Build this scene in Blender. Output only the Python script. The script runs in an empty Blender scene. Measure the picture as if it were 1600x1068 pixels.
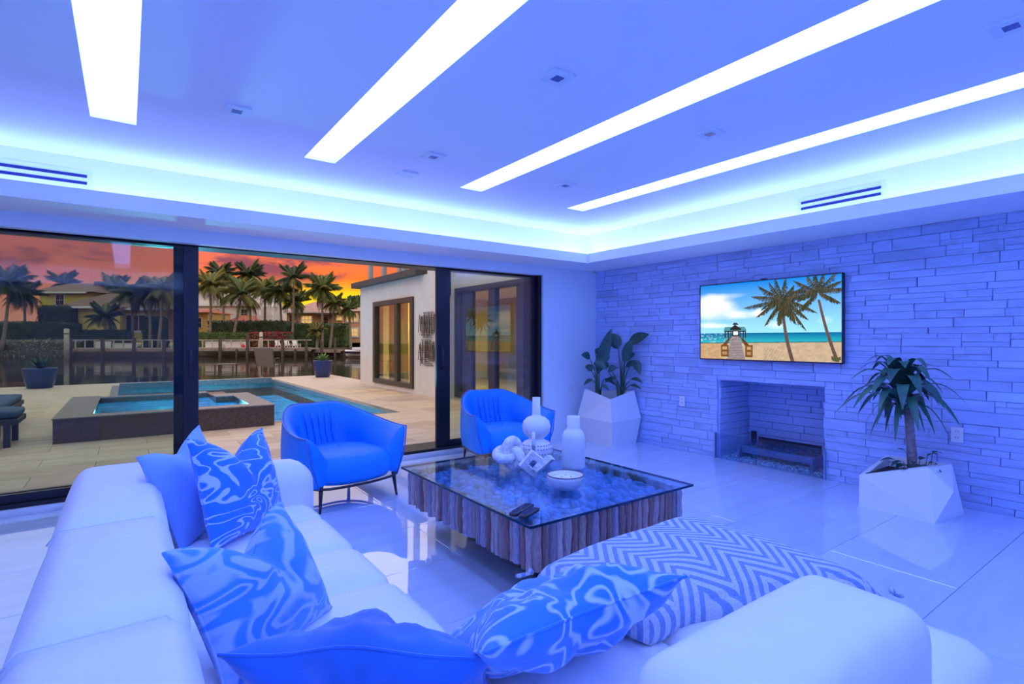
import bpy, bmesh, math, random
import numpy as np
from mathutils import Vector, Matrix

# ------------------------------------------------------------------ camera
H = 1.26                                   # camera height
YAW = math.atan2(602, 832)
FW = Vector((math.sin(YAW), math.cos(YAW), 0)); RT = Vector((math.cos(YAW), -math.sin(YAW), 0))
scene = bpy.context.scene
col = scene.collection
cam = bpy.data.cameras.new('camera'); cam_o = bpy.data.objects.new('camera', cam); col.objects.link(cam_o)
cam_o.location = (0, 0, H); cam_o.rotation_euler = (math.pi/2, 0, -YAW)
cam.sensor_width = 36; cam.lens = 832/1600*36; cam.shift_y = -4/1600; cam.clip_start = 0.02; cam.clip_end = 2000
scene.camera = cam_o
scene.view_settings.view_transform = 'Standard'; scene.view_settings.look = 'None'
scene.view_settings.gamma = 1; scene.view_settings.use_curve_mapping = False
scene.view_settings.exposure = 0.3
scene.cycles.max_bounces = 10; scene.cycles.diffuse_bounces = 7; scene.cycles.glossy_bounces = 5
scene.cycles.transparent_max_bounces = 24; scene.cycles.sample_clamp_indirect = 6
scene.cycles.caustics_reflective = False; scene.cycles.caustics_refractive = False

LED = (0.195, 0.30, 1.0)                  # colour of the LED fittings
STRIP_POWER = 9.2
COVE_POWER = 30.0

# ------------------------------------------------------------------ sky
def build_world():
    w = bpy.data.worlds.new('sunset_sky'); scene.world = w; w.use_nodes = True
    nt = w.node_tree; N = nt.nodes; L = nt.links; N.clear()
    out = N.new('ShaderNodeOutputWorld'); bg = N.new('ShaderNodeBackground'); L.new(bg.outputs[0], out.inputs[0])
    bg.inputs[1].default_value = 1.22
    tc = N.new('ShaderNodeTexCoord'); sep = N.new('ShaderNodeSeparateXYZ'); L.new(tc.outputs['Generated'], sep.inputs[0])
    def ramp(stops):
        r = N.new('ShaderNodeValToRGB'); e = r.color_ramp.elements
        while len(e) < len(stops): e.new(0.5)
        for el, (p, c) in zip(e, stops): el.position = p; el.color = (*c, 1)
        L.new(sep.outputs['Z'], r.inputs[0]); return r
    sun = ramp([(0, (.75, .38, .05)), (.05, (.77, .5, .02)), (.078, (.77, .56, .012)), (.092, (.77, .32, .015)), (.108, (.77, .15, .025)),
                (.14, (.73, .14, .058)), (.175, (.70, .16, .11)), (.21, (.78, .42, .40)), (.26, (.86, .76, .78)), (.36, (1, .92, .89)), (.62, (.95, .89, .87)), (1, (.82, .79, .82))])
    away = ramp([(0, (.45, .2, .14)), (.07, (.58, .16, .11)), (.11, (.55, .13, .10)), (.15, (.5, .12, .12)),
                 (.18, (.52, .17, .19)), (.22, (.66, .40, .44)), (.27, (.82, .74, .78)), (.36, (1, .92, .89)), (.62, (.95, .89, .87)), (1, (.82, .79, .82))])
    dot = N.new('ShaderNodeVectorMath'); dot.operation = 'DOT_PRODUCT'; L.new(tc.outputs['Generated'], dot.inputs[0])
    a = math.radians(24); dot.inputs[1].default_value = (math.sin(a), math.cos(a), 0)
    mr = N.new('ShaderNodeMapRange'); mr.interpolation_type = 'SMOOTHSTEP'; L.new(dot.outputs['Value'], mr.inputs[0])
    mr.inputs[1].default_value = .88; mr.inputs[2].default_value = .992
    m1 = N.new('ShaderNodeMixRGB'); L.new(mr.outputs[0], m1.inputs[0]); L.new(away.outputs[0], m1.inputs[1]); L.new(sun.outputs[0], m1.inputs[2])
    # cloud banks low over the horizon
    mp = N.new('ShaderNodeMapping'); L.new(tc.outputs['Generated'], mp.inputs[0]); mp.inputs['Scale'].default_value = (5.2, 5.2, 17)
    mp.inputs['Location'].default_value = (2.3, .9, 1.1)
    nz = N.new('ShaderNodeTexNoise'); L.new(mp.outputs[0], nz.inputs[0]); nz.inputs['Scale'].default_value = 1.0
    nz.inputs['Detail'].default_value = 7; nz.inputs['Roughness'].default_value = .58
    cr = N.new('ShaderNodeMapRange'); cr.interpolation_type = 'SMOOTHSTEP'; L.new(nz.outputs[0], cr.inputs[0]); cr.inputs[1].default_value = .475; cr.inputs[2].default_value = .58
    lo = N.new('ShaderNodeMapRange'); L.new(sep.outputs['Z'], lo.inputs[0]); lo.inputs[1].default_value = .085; lo.inputs[2].default_value = .115
    hi = N.new('ShaderNodeMapRange'); L.new(sep.outputs['Z'], hi.inputs[0]); hi.inputs[1].default_value = .2; hi.inputs[2].default_value = .27
    hi.inputs[3].default_value = 1; hi.inputs[4].default_value = 0
    k1 = N.new('ShaderNodeMath'); k1.operation = 'MULTIPLY'; L.new(cr.outputs[0], k1.inputs[0]); L.new(lo.outputs[0], k1.inputs[1])
    k2 = N.new('ShaderNodeMath'); k2.operation = 'MULTIPLY'; L.new(k1.outputs[0], k2.inputs[0]); L.new(hi.outputs[0], k2.inputs[1])
    k3 = N.new('ShaderNodeMath'); k3.operation = 'MULTIPLY'; L.new(k2.outputs[0], k3.inputs[0]); k3.inputs[1].default_value = .86
    m2 = N.new('ShaderNodeMixRGB'); L.new(k3.outputs[0], m2.inputs[0]); L.new(m1.outputs[0], m2.inputs[1]); m2.inputs[2].default_value = (.14, .045, .085, 1)
    L.new(m2.outputs[0], bg.inputs[0])
build_world()

# ------------------------------------------------------------------ helpers
rnd = random.Random(7)
MATS = {}
def pm(name, base, rough=.5, metal=0, var=0, vscale=8, bump=0, bscale=30, coat=0, spec=.5, emit=None, estr=1, ior=1.5, sheen=0, stretch=None, base2=None, rand=0):
    """Principled material with procedural colour variation and bump."""
    if name in MATS: return MATS[name]
    m = bpy.data.materials.new(name); m.use_nodes = True; nt = m.node_tree; N = nt.nodes; L = nt.links
    b = N['Principled BSDF']; b.inputs['Base Color'].default_value = (*base, 1); b.inputs['Roughness'].default_value = rough
    b.inputs['Metallic'].default_value = metal; b.inputs['Coat Weight'].default_value = coat; b.inputs['Coat Roughness'].default_value = .08
    b.inputs['Specular IOR Level'].default_value = spec; b.inputs['IOR'].default_value = ior; b.inputs['Sheen Weight'].default_value = sheen
    tc = N.new('ShaderNodeTexCoord'); src = tc.outputs['Object']
    if stretch:
        mp = N.new('ShaderNodeMapping'); mp.inputs['Scale'].default_value = stretch; L.new(src, mp.inputs[0]); src = mp.outputs[0]
    if var or base2:
        nz = N.new('ShaderNodeTexNoise'); nz.inputs['Scale'].default_value = vscale; nz.inputs['Detail'].default_value = 5; L.new(src, nz.inputs[0])
        cr = N.new('ShaderNodeValToRGB'); L.new(nz.outputs[0], cr.inputs[0])
        cr.color_ramp.elements[0].position = .3; cr.color_ramp.elements[1].position = .7
        c0 = base2 if base2 else tuple(max(0, c*(1-var)) for c in base); c1 = base if base2 else tuple(min(1, c*(1+var)) for c in base)
        cr.color_ramp.elements[0].color = (*c0, 1); cr.color_ramp.elements[1].color = (*c1, 1)
        L.new(cr.outputs[0], b.inputs['Base Color'])
    if rand:
        oi = N.new('ShaderNodeObjectInfo'); rr = N.new('ShaderNodeMapRange'); L.new(oi.outputs['Random'], rr.inputs[0]); rr.inputs[3].default_value = 1-rand; rr.inputs[4].default_value = 1+rand
        hv = N.new('ShaderNodeHueSaturation'); L.new(rr.outputs[0], hv.inputs['Value'])
        if b.inputs['Base Color'].links: L.new(b.inputs['Base Color'].links[0].from_socket, hv.inputs['Color'])
        else: hv.inputs['Color'].default_value = (*base, 1)
        L.new(hv.outputs[0], b.inputs['Base Color'])
        va = N.new('ShaderNodeVectorMath'); va.operation = 'MULTIPLY_ADD'; va.inputs[1].default_value = (1, 1, 1); L.new(src, va.inputs[0])
        sc = N.new('ShaderNodeVectorMath'); sc.operation = 'SCALE'; sc.inputs[0].default_value = (37, 53, 71); L.new(oi.outputs['Random'], sc.inputs['Scale']); L.new(sc.outputs[0], va.inputs[2])
        if var or base2: L.new(va.outputs[0], nz.inputs[0])
        src = va.outputs[0]
    if bump:
        n2 = N.new('ShaderNodeTexNoise'); n2.inputs['Scale'].default_value = bscale; n2.inputs['Detail'].default_value = 4; L.new(src, n2.inputs[0])
        bp = N.new('ShaderNodeBump'); bp.inputs['Strength'].default_value = bump; bp.inputs['Distance'].default_value = .02
        L.new(n2.outputs[0], bp.inputs['Height']); L.new(bp.outputs[0], b.inputs['Normal'])
    if emit:
        b.inputs['Emission Color'].default_value = (*emit, 1); b.inputs['Emission Strength'].default_value = estr
    MATS[name] = m; return m

def glass(name, tint, refl=1.0, rough=0.0, ior=1.5):
    if name in MATS: return MATS[name]
    m = bpy.data.materials.new(name); m.use_nodes = True; nt = m.node_tree; N = nt.nodes; L = nt.links; N.clear()
    o = N.new('ShaderNodeOutputMaterial'); mix = N.new('ShaderNodeMixShader'); tr = N.new('ShaderNodeBsdfTransparent'); gl = N.new('ShaderNodeBsdfGlossy')
    tr.inputs[0].default_value = (*tint, 1); gl.inputs['Roughness'].default_value = rough; gl.inputs[0].default_value = (.95, .98, 1, 1)
    fr = N.new('ShaderNodeFresnel'); fr.inputs[0].default_value = ior
    geo = N.new('ShaderNodeNewGeometry'); bi = N.new('ShaderNodeMapRange'); L.new(geo.outputs['Backfacing'], bi.inputs[0]); bi.inputs[3].default_value = ior; bi.inputs[4].default_value = 1/ior; L.new(bi.outputs[0], fr.inputs[0])
    mu = N.new('ShaderNodeMath'); mu.operation = 'MULTIPLY'; mu.use_clamp = True; mu.inputs[1].default_value = refl
    L.new(fr.outputs[0], mu.inputs[0]); L.new(mu.outputs[0], mix.inputs[0]); L.new(tr.outputs[0], mix.inputs[1]); L.new(gl.outputs[0], mix.inputs[2]); L.new(mix.outputs[0], o.inputs[0])
    MATS[name] = m; return m

def water(name, tint, bscale, bstr, refl=1.0, body=None, stretch=(1, 1, 1)):
    m = bpy.data.materials.new(name); m.use_nodes = True; nt = m.node_tree; N = nt.nodes; L = nt.links; N.clear()
    o = N.new('ShaderNodeOutputMaterial'); mix = N.new('ShaderNodeMixShader'); gl = N.new('ShaderNodeBsdfGlossy'); gl.inputs['Roughness'].default_value = .03
    if body is None:
        tr = N.new('ShaderNodeBsdfTransparent'); tr.inputs[0].default_value = (*tint, 1)
    else:
        tr = N.new('ShaderNodeBsdfDiffuse'); tr.inputs[0].default_value = (*body, 1)
    fr = N.new('ShaderNodeFresnel'); fr.inputs[0].default_value = 1.33
    geo = N.new('ShaderNodeNewGeometry'); bi = N.new('ShaderNodeMapRange'); L.new(geo.outputs['Backfacing'], bi.inputs[0]); bi.inputs[3].default_value = 1.33; bi.inputs[4].default_value = 1/1.33; L.new(bi.outputs[0], fr.inputs[0])
    mu = N.new('ShaderNodeMath'); mu.operation = 'MULTIPLY'; mu.use_clamp = True; mu.inputs[1].default_value = refl
    tc = N.new('ShaderNodeTexCoord'); mp = N.new('ShaderNodeMapping'); mp.inputs['Scale'].default_value = stretch; L.new(tc.outputs['Object'], mp.inputs[0])
    nz = N.new('ShaderNodeTexNoise'); nz.inputs['Scale'].default_value = bscale; nz.inputs['Detail'].default_value = 3; L.new(mp.outputs[0], nz.inputs[0])
    bp = N.new('ShaderNodeBump'); bp.inputs['Strength'].default_value = bstr; bp.inputs['Distance'].default_value = .05; L.new(nz.outputs[0], bp.inputs['Height'])
    L.new(bp.outputs[0], gl.inputs['Normal']); L.new(bp.outputs[0], fr.inputs['Normal'])
    L.new(fr.outputs[0], mu.inputs[0]); L.new(mu.outputs[0], mix.inputs[0]); L.new(tr.outputs[0], mix.inputs[1]); L.new(gl.outputs[0], mix.inputs[2]); L.new(mix.outputs[0], o.inputs[0])
    MATS[name] = m; return m

def emis(name, c, s):
    if name in MATS: return MATS[name]
    m = bpy.data.materials.new(name); m.use_nodes = True; nt = m.node_tree; nt.nodes.clear()
    o = nt.nodes.new('ShaderNodeOutputMaterial'); e = nt.nodes.new('ShaderNodeEmission'); e.inputs[0].default_value = (*c, 1); e.inputs[1].default_value = s
    nt.links.new(e.outputs[0], o.inputs[0]); MATS[name] = m; return m

class MB:
    def __init__(s): s.v = []; s.f = []; s.sm = []
    def add(s, vs, fs, smooth=False):
        n = len(s.v); s.v += [tuple(p) for p in vs]; s.f += [tuple(i+n for i in f) for f in fs]; s.sm += [smooth]*len(fs); return s
    def box(s, x0, x1, y0, y1, z0, z1):
        vs = [(x, y, z) for z in (z0, z1) for y in (y0, y1) for x in (x0, x1)]
        return s.add(vs, [(0, 2, 3, 1), (4, 5, 7, 6), (0, 1, 5, 4), (2, 6, 7, 3), (0, 4, 6, 2), (1, 3, 7, 5)])
    def cbox(s, c, d, rz=0, tilt=None):
        M = Matrix.Translation(c) @ Matrix.Rotation(rz, 4, 'Z')
        if tilt is not None: M = M @ tilt
        vs = [M @ Vector((x*d[0]/2, y*d[1]/2, z*d[2]/2)) for z in (-1, 1) for y in (-1, 1) for x in (-1, 1)]
        return s.add(vs, [(0, 2, 3, 1), (4, 5, 7, 6), (0, 1, 5, 4), (2, 6, 7, 3), (0, 4, 6, 2), (1, 3, 7, 5)])
    def bar(s, a, b, w, d=None):
        a = Vector(a); b = Vector(b); ax = (b-a).normalized(); up = Vector((0, 0, 1)) if abs(ax.z) < .9 else Vector((0, 1, 0))
        p = ax.cross(up).normalized()*w/2; q = ax.cross(p).normalized()*(d or w)/2
        vs = [a-p-q, a+p-q, a+p+q, a-p+q, b-p-q, b+p-q, b+p+q, b-p+q]
        return s.add(vs, [(0, 3, 2, 1), (4, 5, 6, 7), (0, 1, 5, 4), (1, 2, 6, 5), (2, 3, 7, 6), (3, 0, 4, 7)])
    def tube(s, pts, r, n=8, smooth=True, closed=False, cap=True):
        pts = [Vector(p) for p in pts]; m = len(pts); rs = r if isinstance(r, (list, tuple)) else [r]*m
        vs = []; prev = None
        for i, p in enumerate(pts):
            t = (pts[(i+1) % m] - pts[i-1]) if closed else (pts[min(i+1, m-1)] - pts[max(i-1, 0)])
            t.normalize()
            if prev is None: prev = t.cross(Vector((0, 0, 1)) if abs(t.z) < .9 else Vector((1, 0, 0))).normalized()
            prev = (prev - t*prev.dot(t)).normalized(); q = t.cross(prev)
            vs += [p + (prev*math.cos(2*math.pi*k/n) + q*math.sin(2*math.pi*k/n))*rs[i] for k in range(n)]
        fs = []
        for i in range(m if closed else m-1):
            j = (i+1) % m
            fs += [(i*n+k, i*n+(k+1) % n, j*n+(k+1) % n, j*n+k) for k in range(n)]
        if cap and not closed: fs += [tuple(range(n))[::-1], tuple((m-1)*n+k for k in range(n))]
        return s.add(vs, fs, smooth)
    def lathe(s, prof, n=24, c=(0, 0, 0), smooth=True, sx=1, sy=1):
        vs = [(c[0]+r*math.cos(2*math.pi*k/n)*sx, c[1]+r*math.sin(2*math.pi*k/n)*sy, c[2]+z) for r, z in prof for k in range(n)]
        fs = [(i*n+k, i*n+(k+1) % n, (i+1)*n+(k+1) % n, (i+1)*n+k) for i in range(len(prof)-1) for k in range(n)]
        fs += [tuple(range(n))[::-1], tuple((len(prof)-1)*n+k for k in range(n))]
        return s.add(vs, fs, smooth)
    def grid(s, P, smooth=True, flip=False, closeu=False):
        a = len(P); b = len(P[0]); vs = [p for row in P for p in row]; fs = []
        for i in range(a if closeu else a-1):
            for j in range(b-1):
                q = (i*b+j, i*b+j+1, ((i+1) % a)*b+j+1, ((i+1) % a)*b+j); fs.append(q[::-1] if flip else q)
        return s.add(vs, fs, smooth)
    def mesh(s, name, bevel=0, seg=2, weld=False):
        me = bpy.data.meshes.new(name); me.from_pydata(s.v, [], s.f); me.polygons.foreach_set('use_smooth', s.sm); me.update()
        if bevel or weld:
            bm = bmesh.new(); bm.from_mesh(me)
            if weld: bmesh.ops.remove_doubles(bm, verts=bm.verts, dist=1e-5)
            if bevel:
                es = [e for e in bm.edges if len(e.link_faces) == 2 and e.calc_face_angle(0) > .5]
                bmesh.ops.bevel(bm, geom=es, offset=bevel, segments=seg, profile=.5, affect='EDGES')
            bm.to_mesh(me); bm.free()
        return me
    def build(s, name, mat, parent=None, bevel=0, seg=2, weld=False):
        return mk(name, s.mesh(name, bevel, seg, weld), mat, parent)

def mk(name, me, mat, parent=None, loc=None, rot=None, scale=None):
    if mat and not me.materials: me.materials.append(mat)
    o = bpy.data.objects.new(name, me); col.objects.link(o); o.parent = parent
    if loc: o.location = loc
    if rot: o.rotation_euler = rot
    if scale: o.scale = scale
    return o
def empty(name, loc=(0, 0, 0), rz=0):
    o = bpy.data.objects.new(name, None); col.objects.link(o); o.location = loc; o.rotation_euler = (0, 0, rz); o.empty_display_size = .1; return o
def tag(o, label, cat, group=None, kind=None):
    o['label'] = label; o['category'] = cat
    if group: o['group'] = group
    if kind: o['kind'] = kind
    return o
def struct(o, label=None):
    o['kind'] = 'structure'
    if label: o['label'] = label
    return o
def copy_tree(o, parent=None):
    c = o.copy(); col.objects.link(c); c.parent = parent
    for ch in [x for x in o.children]: copy_tree(ch, c)
    return c
def crom(pts, n):
    """Catmull-Rom through pts, n samples per span."""
    P = [Vector(p) for p in pts]; P = [P[0]*2-P[1]] + P + [P[-1]*2-P[-2]]; out = []
    for i in range(1, len(P)-2):
        for k in range(n):
            t = k/n; a, b, c, d = P[i-1], P[i], P[i+1], P[i+2]
            out.append(.5*((2*b) + (c-a)*t + (2*a-5*b+4*c-d)*t*t + (3*b-a-3*c+d)*t**3))
    out.append(P[-2]); return out
def puff(x0, x1, y0, y1, z0, z1, r=.05, n=8, top=.02, side=.01, taper=None):
    """Upholstered block: rounded edges, crowned faces."""
    bm = bmesh.new(); bmesh.ops.create_cube(bm, size=2); bmesh.ops.subdivide_edges(bm, edges=bm.edges, cuts=n, use_grid_fill=True)
    c = Vector(((x0+x1)/2, (y0+y1)/2, (z0+z1)/2)); h = Vector(((x1-x0)/2, (y1-y0)/2, (z1-z0)/2))
    for v in bm.verts:
        a = Vector([math.copysign(abs(q)**.8, q) for q in v.co]); p = Vector((a.x*h.x, a.y*h.y, a.z*h.z))
        q = Vector([max(-(h[i]-r), min(h[i]-r, p[i])) for i in range(3)]); d = p-q
        if d.length > 1e-9: p = q + d.normalized()*min(r, max(abs(d.x), abs(d.y), abs(d.z)))
        ux, uy, uz = a
        w = (1-ux*ux)*(1-uy*uy)
        if uz > .98: p.z += top*w
        p.x += math.copysign(side*(1-uy*uy)*(1-uz*uz), ux) if abs(ux) > .98 else 0
        p.y += math.copysign(side*(1-ux*ux)*(1-uz*uz), uy) if abs(uy) > .98 else 0
        if taper: p = taper(p, h)
        v.co = c + p
    me = bpy.data.meshes.new('puff'); bm.to_mesh(me); bm.free()
    me.polygons.foreach_set('use_smooth', [True]*len(me.polygons)); return me
def far(px, py, t):
    """Point of the far bank: bearing px, height py, t metres along the view axis."""
    return Vector((0, 0, H)) + FW*t + RT*((px-800)/832*t) + Vector((0, 0, (530-py)/832*t))

# ------------------------------------------------------------------ materials
white_paint = pm('white_paint', (.80, .87, .93), .55, var=.015, vscale=3)
ceil_paint = pm('ceiling_paint', (.93, .94, .96), .6, var=.01, vscale=2)
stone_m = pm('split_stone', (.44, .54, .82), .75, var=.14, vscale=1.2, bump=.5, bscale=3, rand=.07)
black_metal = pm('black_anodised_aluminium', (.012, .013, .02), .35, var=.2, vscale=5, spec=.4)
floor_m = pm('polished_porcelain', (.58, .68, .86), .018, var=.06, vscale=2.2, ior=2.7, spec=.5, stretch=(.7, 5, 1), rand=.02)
grout_m = pm('grout', (.28, .30, .36), .7, var=.1)
leather_white = pm('white_leather', (.86, .87, .90), .42, var=.015, vscale=20, bump=.03, bscale=120)
leather_blue = pm('blue_leather', (.004, .25, .80), .5, spec=.3, var=.06, vscale=6, bump=.05, bscale=90)
dark_leg = pm('dark_lacquer', (.01, .012, .03), .35, var=.2)
ceramic = pm('white_ceramic', (.82, .83, .86), .28, var=.03, vscale=12)
planter_m = pm('white_fibreglass', (.84, .85, .88), .45, var=.015, vscale=6)

# ================================================================== ROOM
XS, YW, HS, XF, YF, HFT, XC, YC, HC = 5.11, 5.13, 2.166, 4.43, 4.60, 2.274, 4.725, 4.92, 2.569
XL, YB = -2.6, -2.8                       # left and rear walls, out of view
OPEN_TOP, JAMB = 2.057, 4.194
GY = 5.25                                 # plane of the sliding glass

# floor: slab + tiles in running bond
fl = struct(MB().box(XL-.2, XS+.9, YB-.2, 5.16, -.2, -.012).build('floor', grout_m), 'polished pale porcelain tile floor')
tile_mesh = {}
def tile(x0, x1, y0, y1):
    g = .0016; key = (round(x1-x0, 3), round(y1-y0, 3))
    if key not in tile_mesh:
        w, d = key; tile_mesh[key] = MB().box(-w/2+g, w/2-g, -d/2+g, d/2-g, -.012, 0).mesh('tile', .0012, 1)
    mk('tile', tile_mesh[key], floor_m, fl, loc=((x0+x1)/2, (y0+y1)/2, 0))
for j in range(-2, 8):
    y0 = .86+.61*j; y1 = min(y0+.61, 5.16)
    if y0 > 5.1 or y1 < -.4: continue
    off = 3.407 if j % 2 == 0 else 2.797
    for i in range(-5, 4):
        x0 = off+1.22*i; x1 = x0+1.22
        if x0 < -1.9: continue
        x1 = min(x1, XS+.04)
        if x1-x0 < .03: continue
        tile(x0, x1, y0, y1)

# ceiling with recesses, coves, soffits
SX = [-.174, 1.034, 2.326, 3.56]; SW = .222; SY0, SY1 = -1.7, 3.985
m = MB(); xs = [XL] + [q for x in SX for q in (x, x+SW)] + [XC+.02]
for a, b in zip(xs[0::2], xs[1::2]): m.box(a, b, YB, YC+.02, HC, HC+.16)
for x in SX:
    m.box(x, x+SW, SY1, YC+.02, HC, HC+.16); m.box(x, x+SW, YB, SY0, HC, HC+.16)
ceiling = struct(m.build('ceiling', ceil_paint), 'pale ceiling with four long recessed light troughs')
m = MB()
m.box(XC, XS+.3, YB, YW+.3, HS+.05, HC+.16); m.box(XL-.2, XC, YC, YW+.3, HS+.05, HC+.16)      # cove back faces
m.box(XL-.2, -2.2, YB, YC, HS+.05, HC+.16); m.box(-2.2, XC, YB-.2, -2.4, HS+.05, HC+.16)
m.box(XF, XS+.3, YB, YW+.02, HS, HS+.05); m.box(XL, XF, YF, YW+.02, HS, HS+.05)                # soffit boards
m.box(XL, -1.92, YB, YF, HS, HS+.05); m.box(-1.92, XF, YB, -2.1, HS, HS+.05)
m.box(XF, XF+.02, -2.1, YF, HS+.05, HFT); m.box(-1.92, XF+.02, YF, YF+.02, HS+.05, HFT)        # upstand lips
m.box(-1.94, -1.92, -2.1, YF, HS+.05, HFT); m.box(-1.92, XF, -2.12, -2.1, HS+.05, HFT)
soffit = struct(m.build('trim_1', ceil_paint), 'dropped soffit with light cove around the ceiling')
struct(MB().box(XL-.3, XS+1.2, YB-.3, YW+.45, HC+.16, HC+.34).build('roof', white_paint), 'unseen flat roof slab added to keep sky light out')  # unseen slab, added so that sky light does not leak indoors

# LED fittings
strip_m = emis('led_panel', LED, STRIP_POWER); cove_m = emis('led_tape', LED, COVE_POWER)
lab = ['wide glowing recessed ceiling light strip furthest left', 'glowing recessed ceiling light strip second from left',
       'long glowing ceiling light strip second from right', 'long glowing ceiling light strip nearest the stone wall']
for x, l in zip(SX, lab):
    r = empty('strip_light', (x+SW/2, (SY0+SY1)/2, HC+.09)); ly = (SY1-SY0)/2
    tag(r, l, 'ceiling light', 'recessed ceiling light strips')
    MB().box(-SW/2, SW/2, -ly, ly, 0, .012).build('diffuser', strip_m, r)
    MB().box(-SW/2, SW/2, -ly, ly, .013, .07).build('housing', white_paint, r)
for b in ((XC-.13, XC-.10, -2.2, YC-.1), (-2.0, XC-.14, YC-.13, YC-.10), (-2.1, -2.07, -2.2, YC-.14), (-2.0, XC-.14, -2.30, -2.27)):
    MB().box(b[0], b[1], b[2], b[3], HS+.051, HS+.062).build('led_tape', cove_m, soffit)

# walls
m = MB(); m.box(XL-.2, JAMB, YW, YW+.10, OPEN_TOP, HS+.05); m.box(XL-.2, JAMB, YW+.10, YW+.35, OPEN_TOP+.06, HS+.9)
m.box(JAMB, XS+.3, YW, YW+.35, -.02, HS+.05)
struct(m.build('wall_back', white_paint), 'white wall around the sliding glass doors')
struct(MB().box(XL-.2, XL, YB, YW, -.02, HS+.05).build('wall_left', white_paint), 'white wall out of view')
struct(MB().box(XL-.2, XS+.3, YB-.2, YB, -.02, HC).build('wall_rear', white_paint), 'white wall behind the camera')
FY0, FY1, FZ = 2.235, 3.32, .83           # fireplace opening
m = MB(); m.box(XS+.02, XS+.28, FY1, YW, -.02, HS+.05); m.box(XS+.02, XS+.28, YB, FY0, -.02, HS+.05); m.box(XS+.02, XS+.28, FY0, FY1, FZ, HS+.05)
m.box(XS+.28, XS+.7, FY0-.06, FY0, -.02, FZ+.06); m.box(XS+.28, XS+.7, FY1, FY1+.06, -.02, FZ+.06)
m.box(XS+.60, XS+.70, FY0, FY1, -.02, FZ+.06); m.box(XS+.28, XS+.6, FY0, FY1, FZ, FZ+.06)
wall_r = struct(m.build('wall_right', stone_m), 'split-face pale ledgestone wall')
# ledgestones
stone_var = []
for k in range(7):
    q = MB(); e = [rnd.uniform(.01, .06) for _ in range(4)]; d = [rnd.uniform(.86, 1) for _ in range(4)]
    B = [(.5, -.5, -.5), (.5, .5, -.5), (.5, .5, .5), (.5, -.5, .5)]
    Mi = [(-.30, -.495, -.49), (-.30, .495, -.49), (-.30, .495, .49), (-.30, -.495, .49)]
    Fr = [(-.5*d[0], -.5+e[0]*.3, -.5+e[1]), (-.5*d[1], .5-e[1]*.3, -.5+e[2]), (-.5*d[2], .5-e[2]*.3, .5-e[3]), (-.5*d[3], -.5+e[3]*.3, .5-e[0])]
    q.add(B+Mi+Fr+[(-.5, rnd.uniform(-.2, .2), rnd.uniform(-.15, .15))], [(i, 4+i, 4+(i+1) % 4, (i+1) % 4) for i in range(4)] + [(4+i, 8+i, 8+(i+1) % 4, 4+(i+1) % 4) for i in range(4)] + [(8+i, 12, 8+(i+1) % 4) for i in range(4)])
    me = q.mesh('stone'); me.materials.append(stone_m); stone_var.append(me)
stones = []
def lay(y0, y1, z0, z1):
    if y1-y0 < .02: return
    if y1 <= FY0+.001 or y0 >= FY1-.001 or z0 >= FZ-.005: stones.append((y0, y1, z0, z1)); return
    if y0 < FY0: lay(y0, FY0, z0, z1)
    if y1 > FY1: lay(FY1, y1, z0, z1)
    if z1 > FZ+.02: stones.append((max(y0, FY0), min(y1, FY1), FZ, z1))
z = 0
while z < HS-.01:
    hh = rnd.choice([.05, .06, .07, .075, .085, .1]); hh = min(hh, HS-z)
    if HS-z-hh < .04: hh = HS-z
    y = .35-rnd.random()*.3
    while y < YW:
        ln = rnd.choice([.16, .22, .28, .34, .42, .5])*rnd.uniform(.85, 1.15); y1 = min(y+ln, YW)
        if YW-y1 < .06: y1 = YW
        if hh > .08 and rnd.random() < .45:
            s = hh*rnd.uniform(.35, .65); c = y+(y1-y)*rnd.uniform(.3, .7)
            lay(y, y1, z, z+s); lay(y, c, z+s, z+hh); lay(c, y1, z+s, z+hh)
        else: lay(y, y1, z, z+hh)
        y = y1
    z += hh
def screen_area(s):
    y0, y1, z0, z1 = s; p = Vector((XS, (y0+y1)/2, 0)); t = p.dot(FW)
    vis = 1 if y0 > .75 else .001
    return vis*(y1-y0)*(z1-z0)/t**3
stones.sort(key=screen_area, reverse=True)
rest = MB()
for i, (y0, y1, z0, z1) in enumerate(stones):
    d = rnd.uniform(.033, .043); g = .0004
    L_ = ((XS+.03-d/2), (y0+y1)/2, (z0+z1)/2); S_ = (d, y1-y0-g, z1-z0-g)
    if i < 300: mk('stone', rnd.choice(stone_var), None, wall_r, loc=L_, scale=S_)
    else:
        me = rnd.choice(stone_var); rest.add([(v.co.x*S_[0]+L_[0], v.co.y*S_[1]+L_[1], v.co.z*S_[2]+L_[2]) for v in me.vertices], [tuple(p.vertices) for p in me.polygons])
# lining of the fireplace niche
z = 0
while z < FZ-.01:
    hh = min(rnd.choice([.06, .075, .09]), FZ-z)
    for side in range(3):
        a, b = ((FY0, FY1), (0, .58), (0, .58))[side]; y = a
        while y < b:
            y1 = min(y+rnd.uniform(.15, .4), b)
            if b-y1 < .05: y1 = b
            d = rnd.uniform(.012, .03); me = rnd.choice(stone_var); V = []
            for v in me.vertices:
                lo = (y+y1)/2+v.co.y*(y1-y-.002); up = z+hh/2+v.co.z*(hh-.002); dp = (.5-v.co.x)*d
                if side == 0: V.append((XS+.60-dp, lo, up))
                elif side == 1: V.append((XS+.02+lo, FY1-dp, up))
                else: V.append((XS+.02+lo, FY0+dp, up))
            rest.add(V, [tuple(p.vertices) for p in me.polygons]); y = y1
    z += hh
o = rest.build('stones', stone_m, wall_r); o['kind'] = 'stuff'

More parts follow.
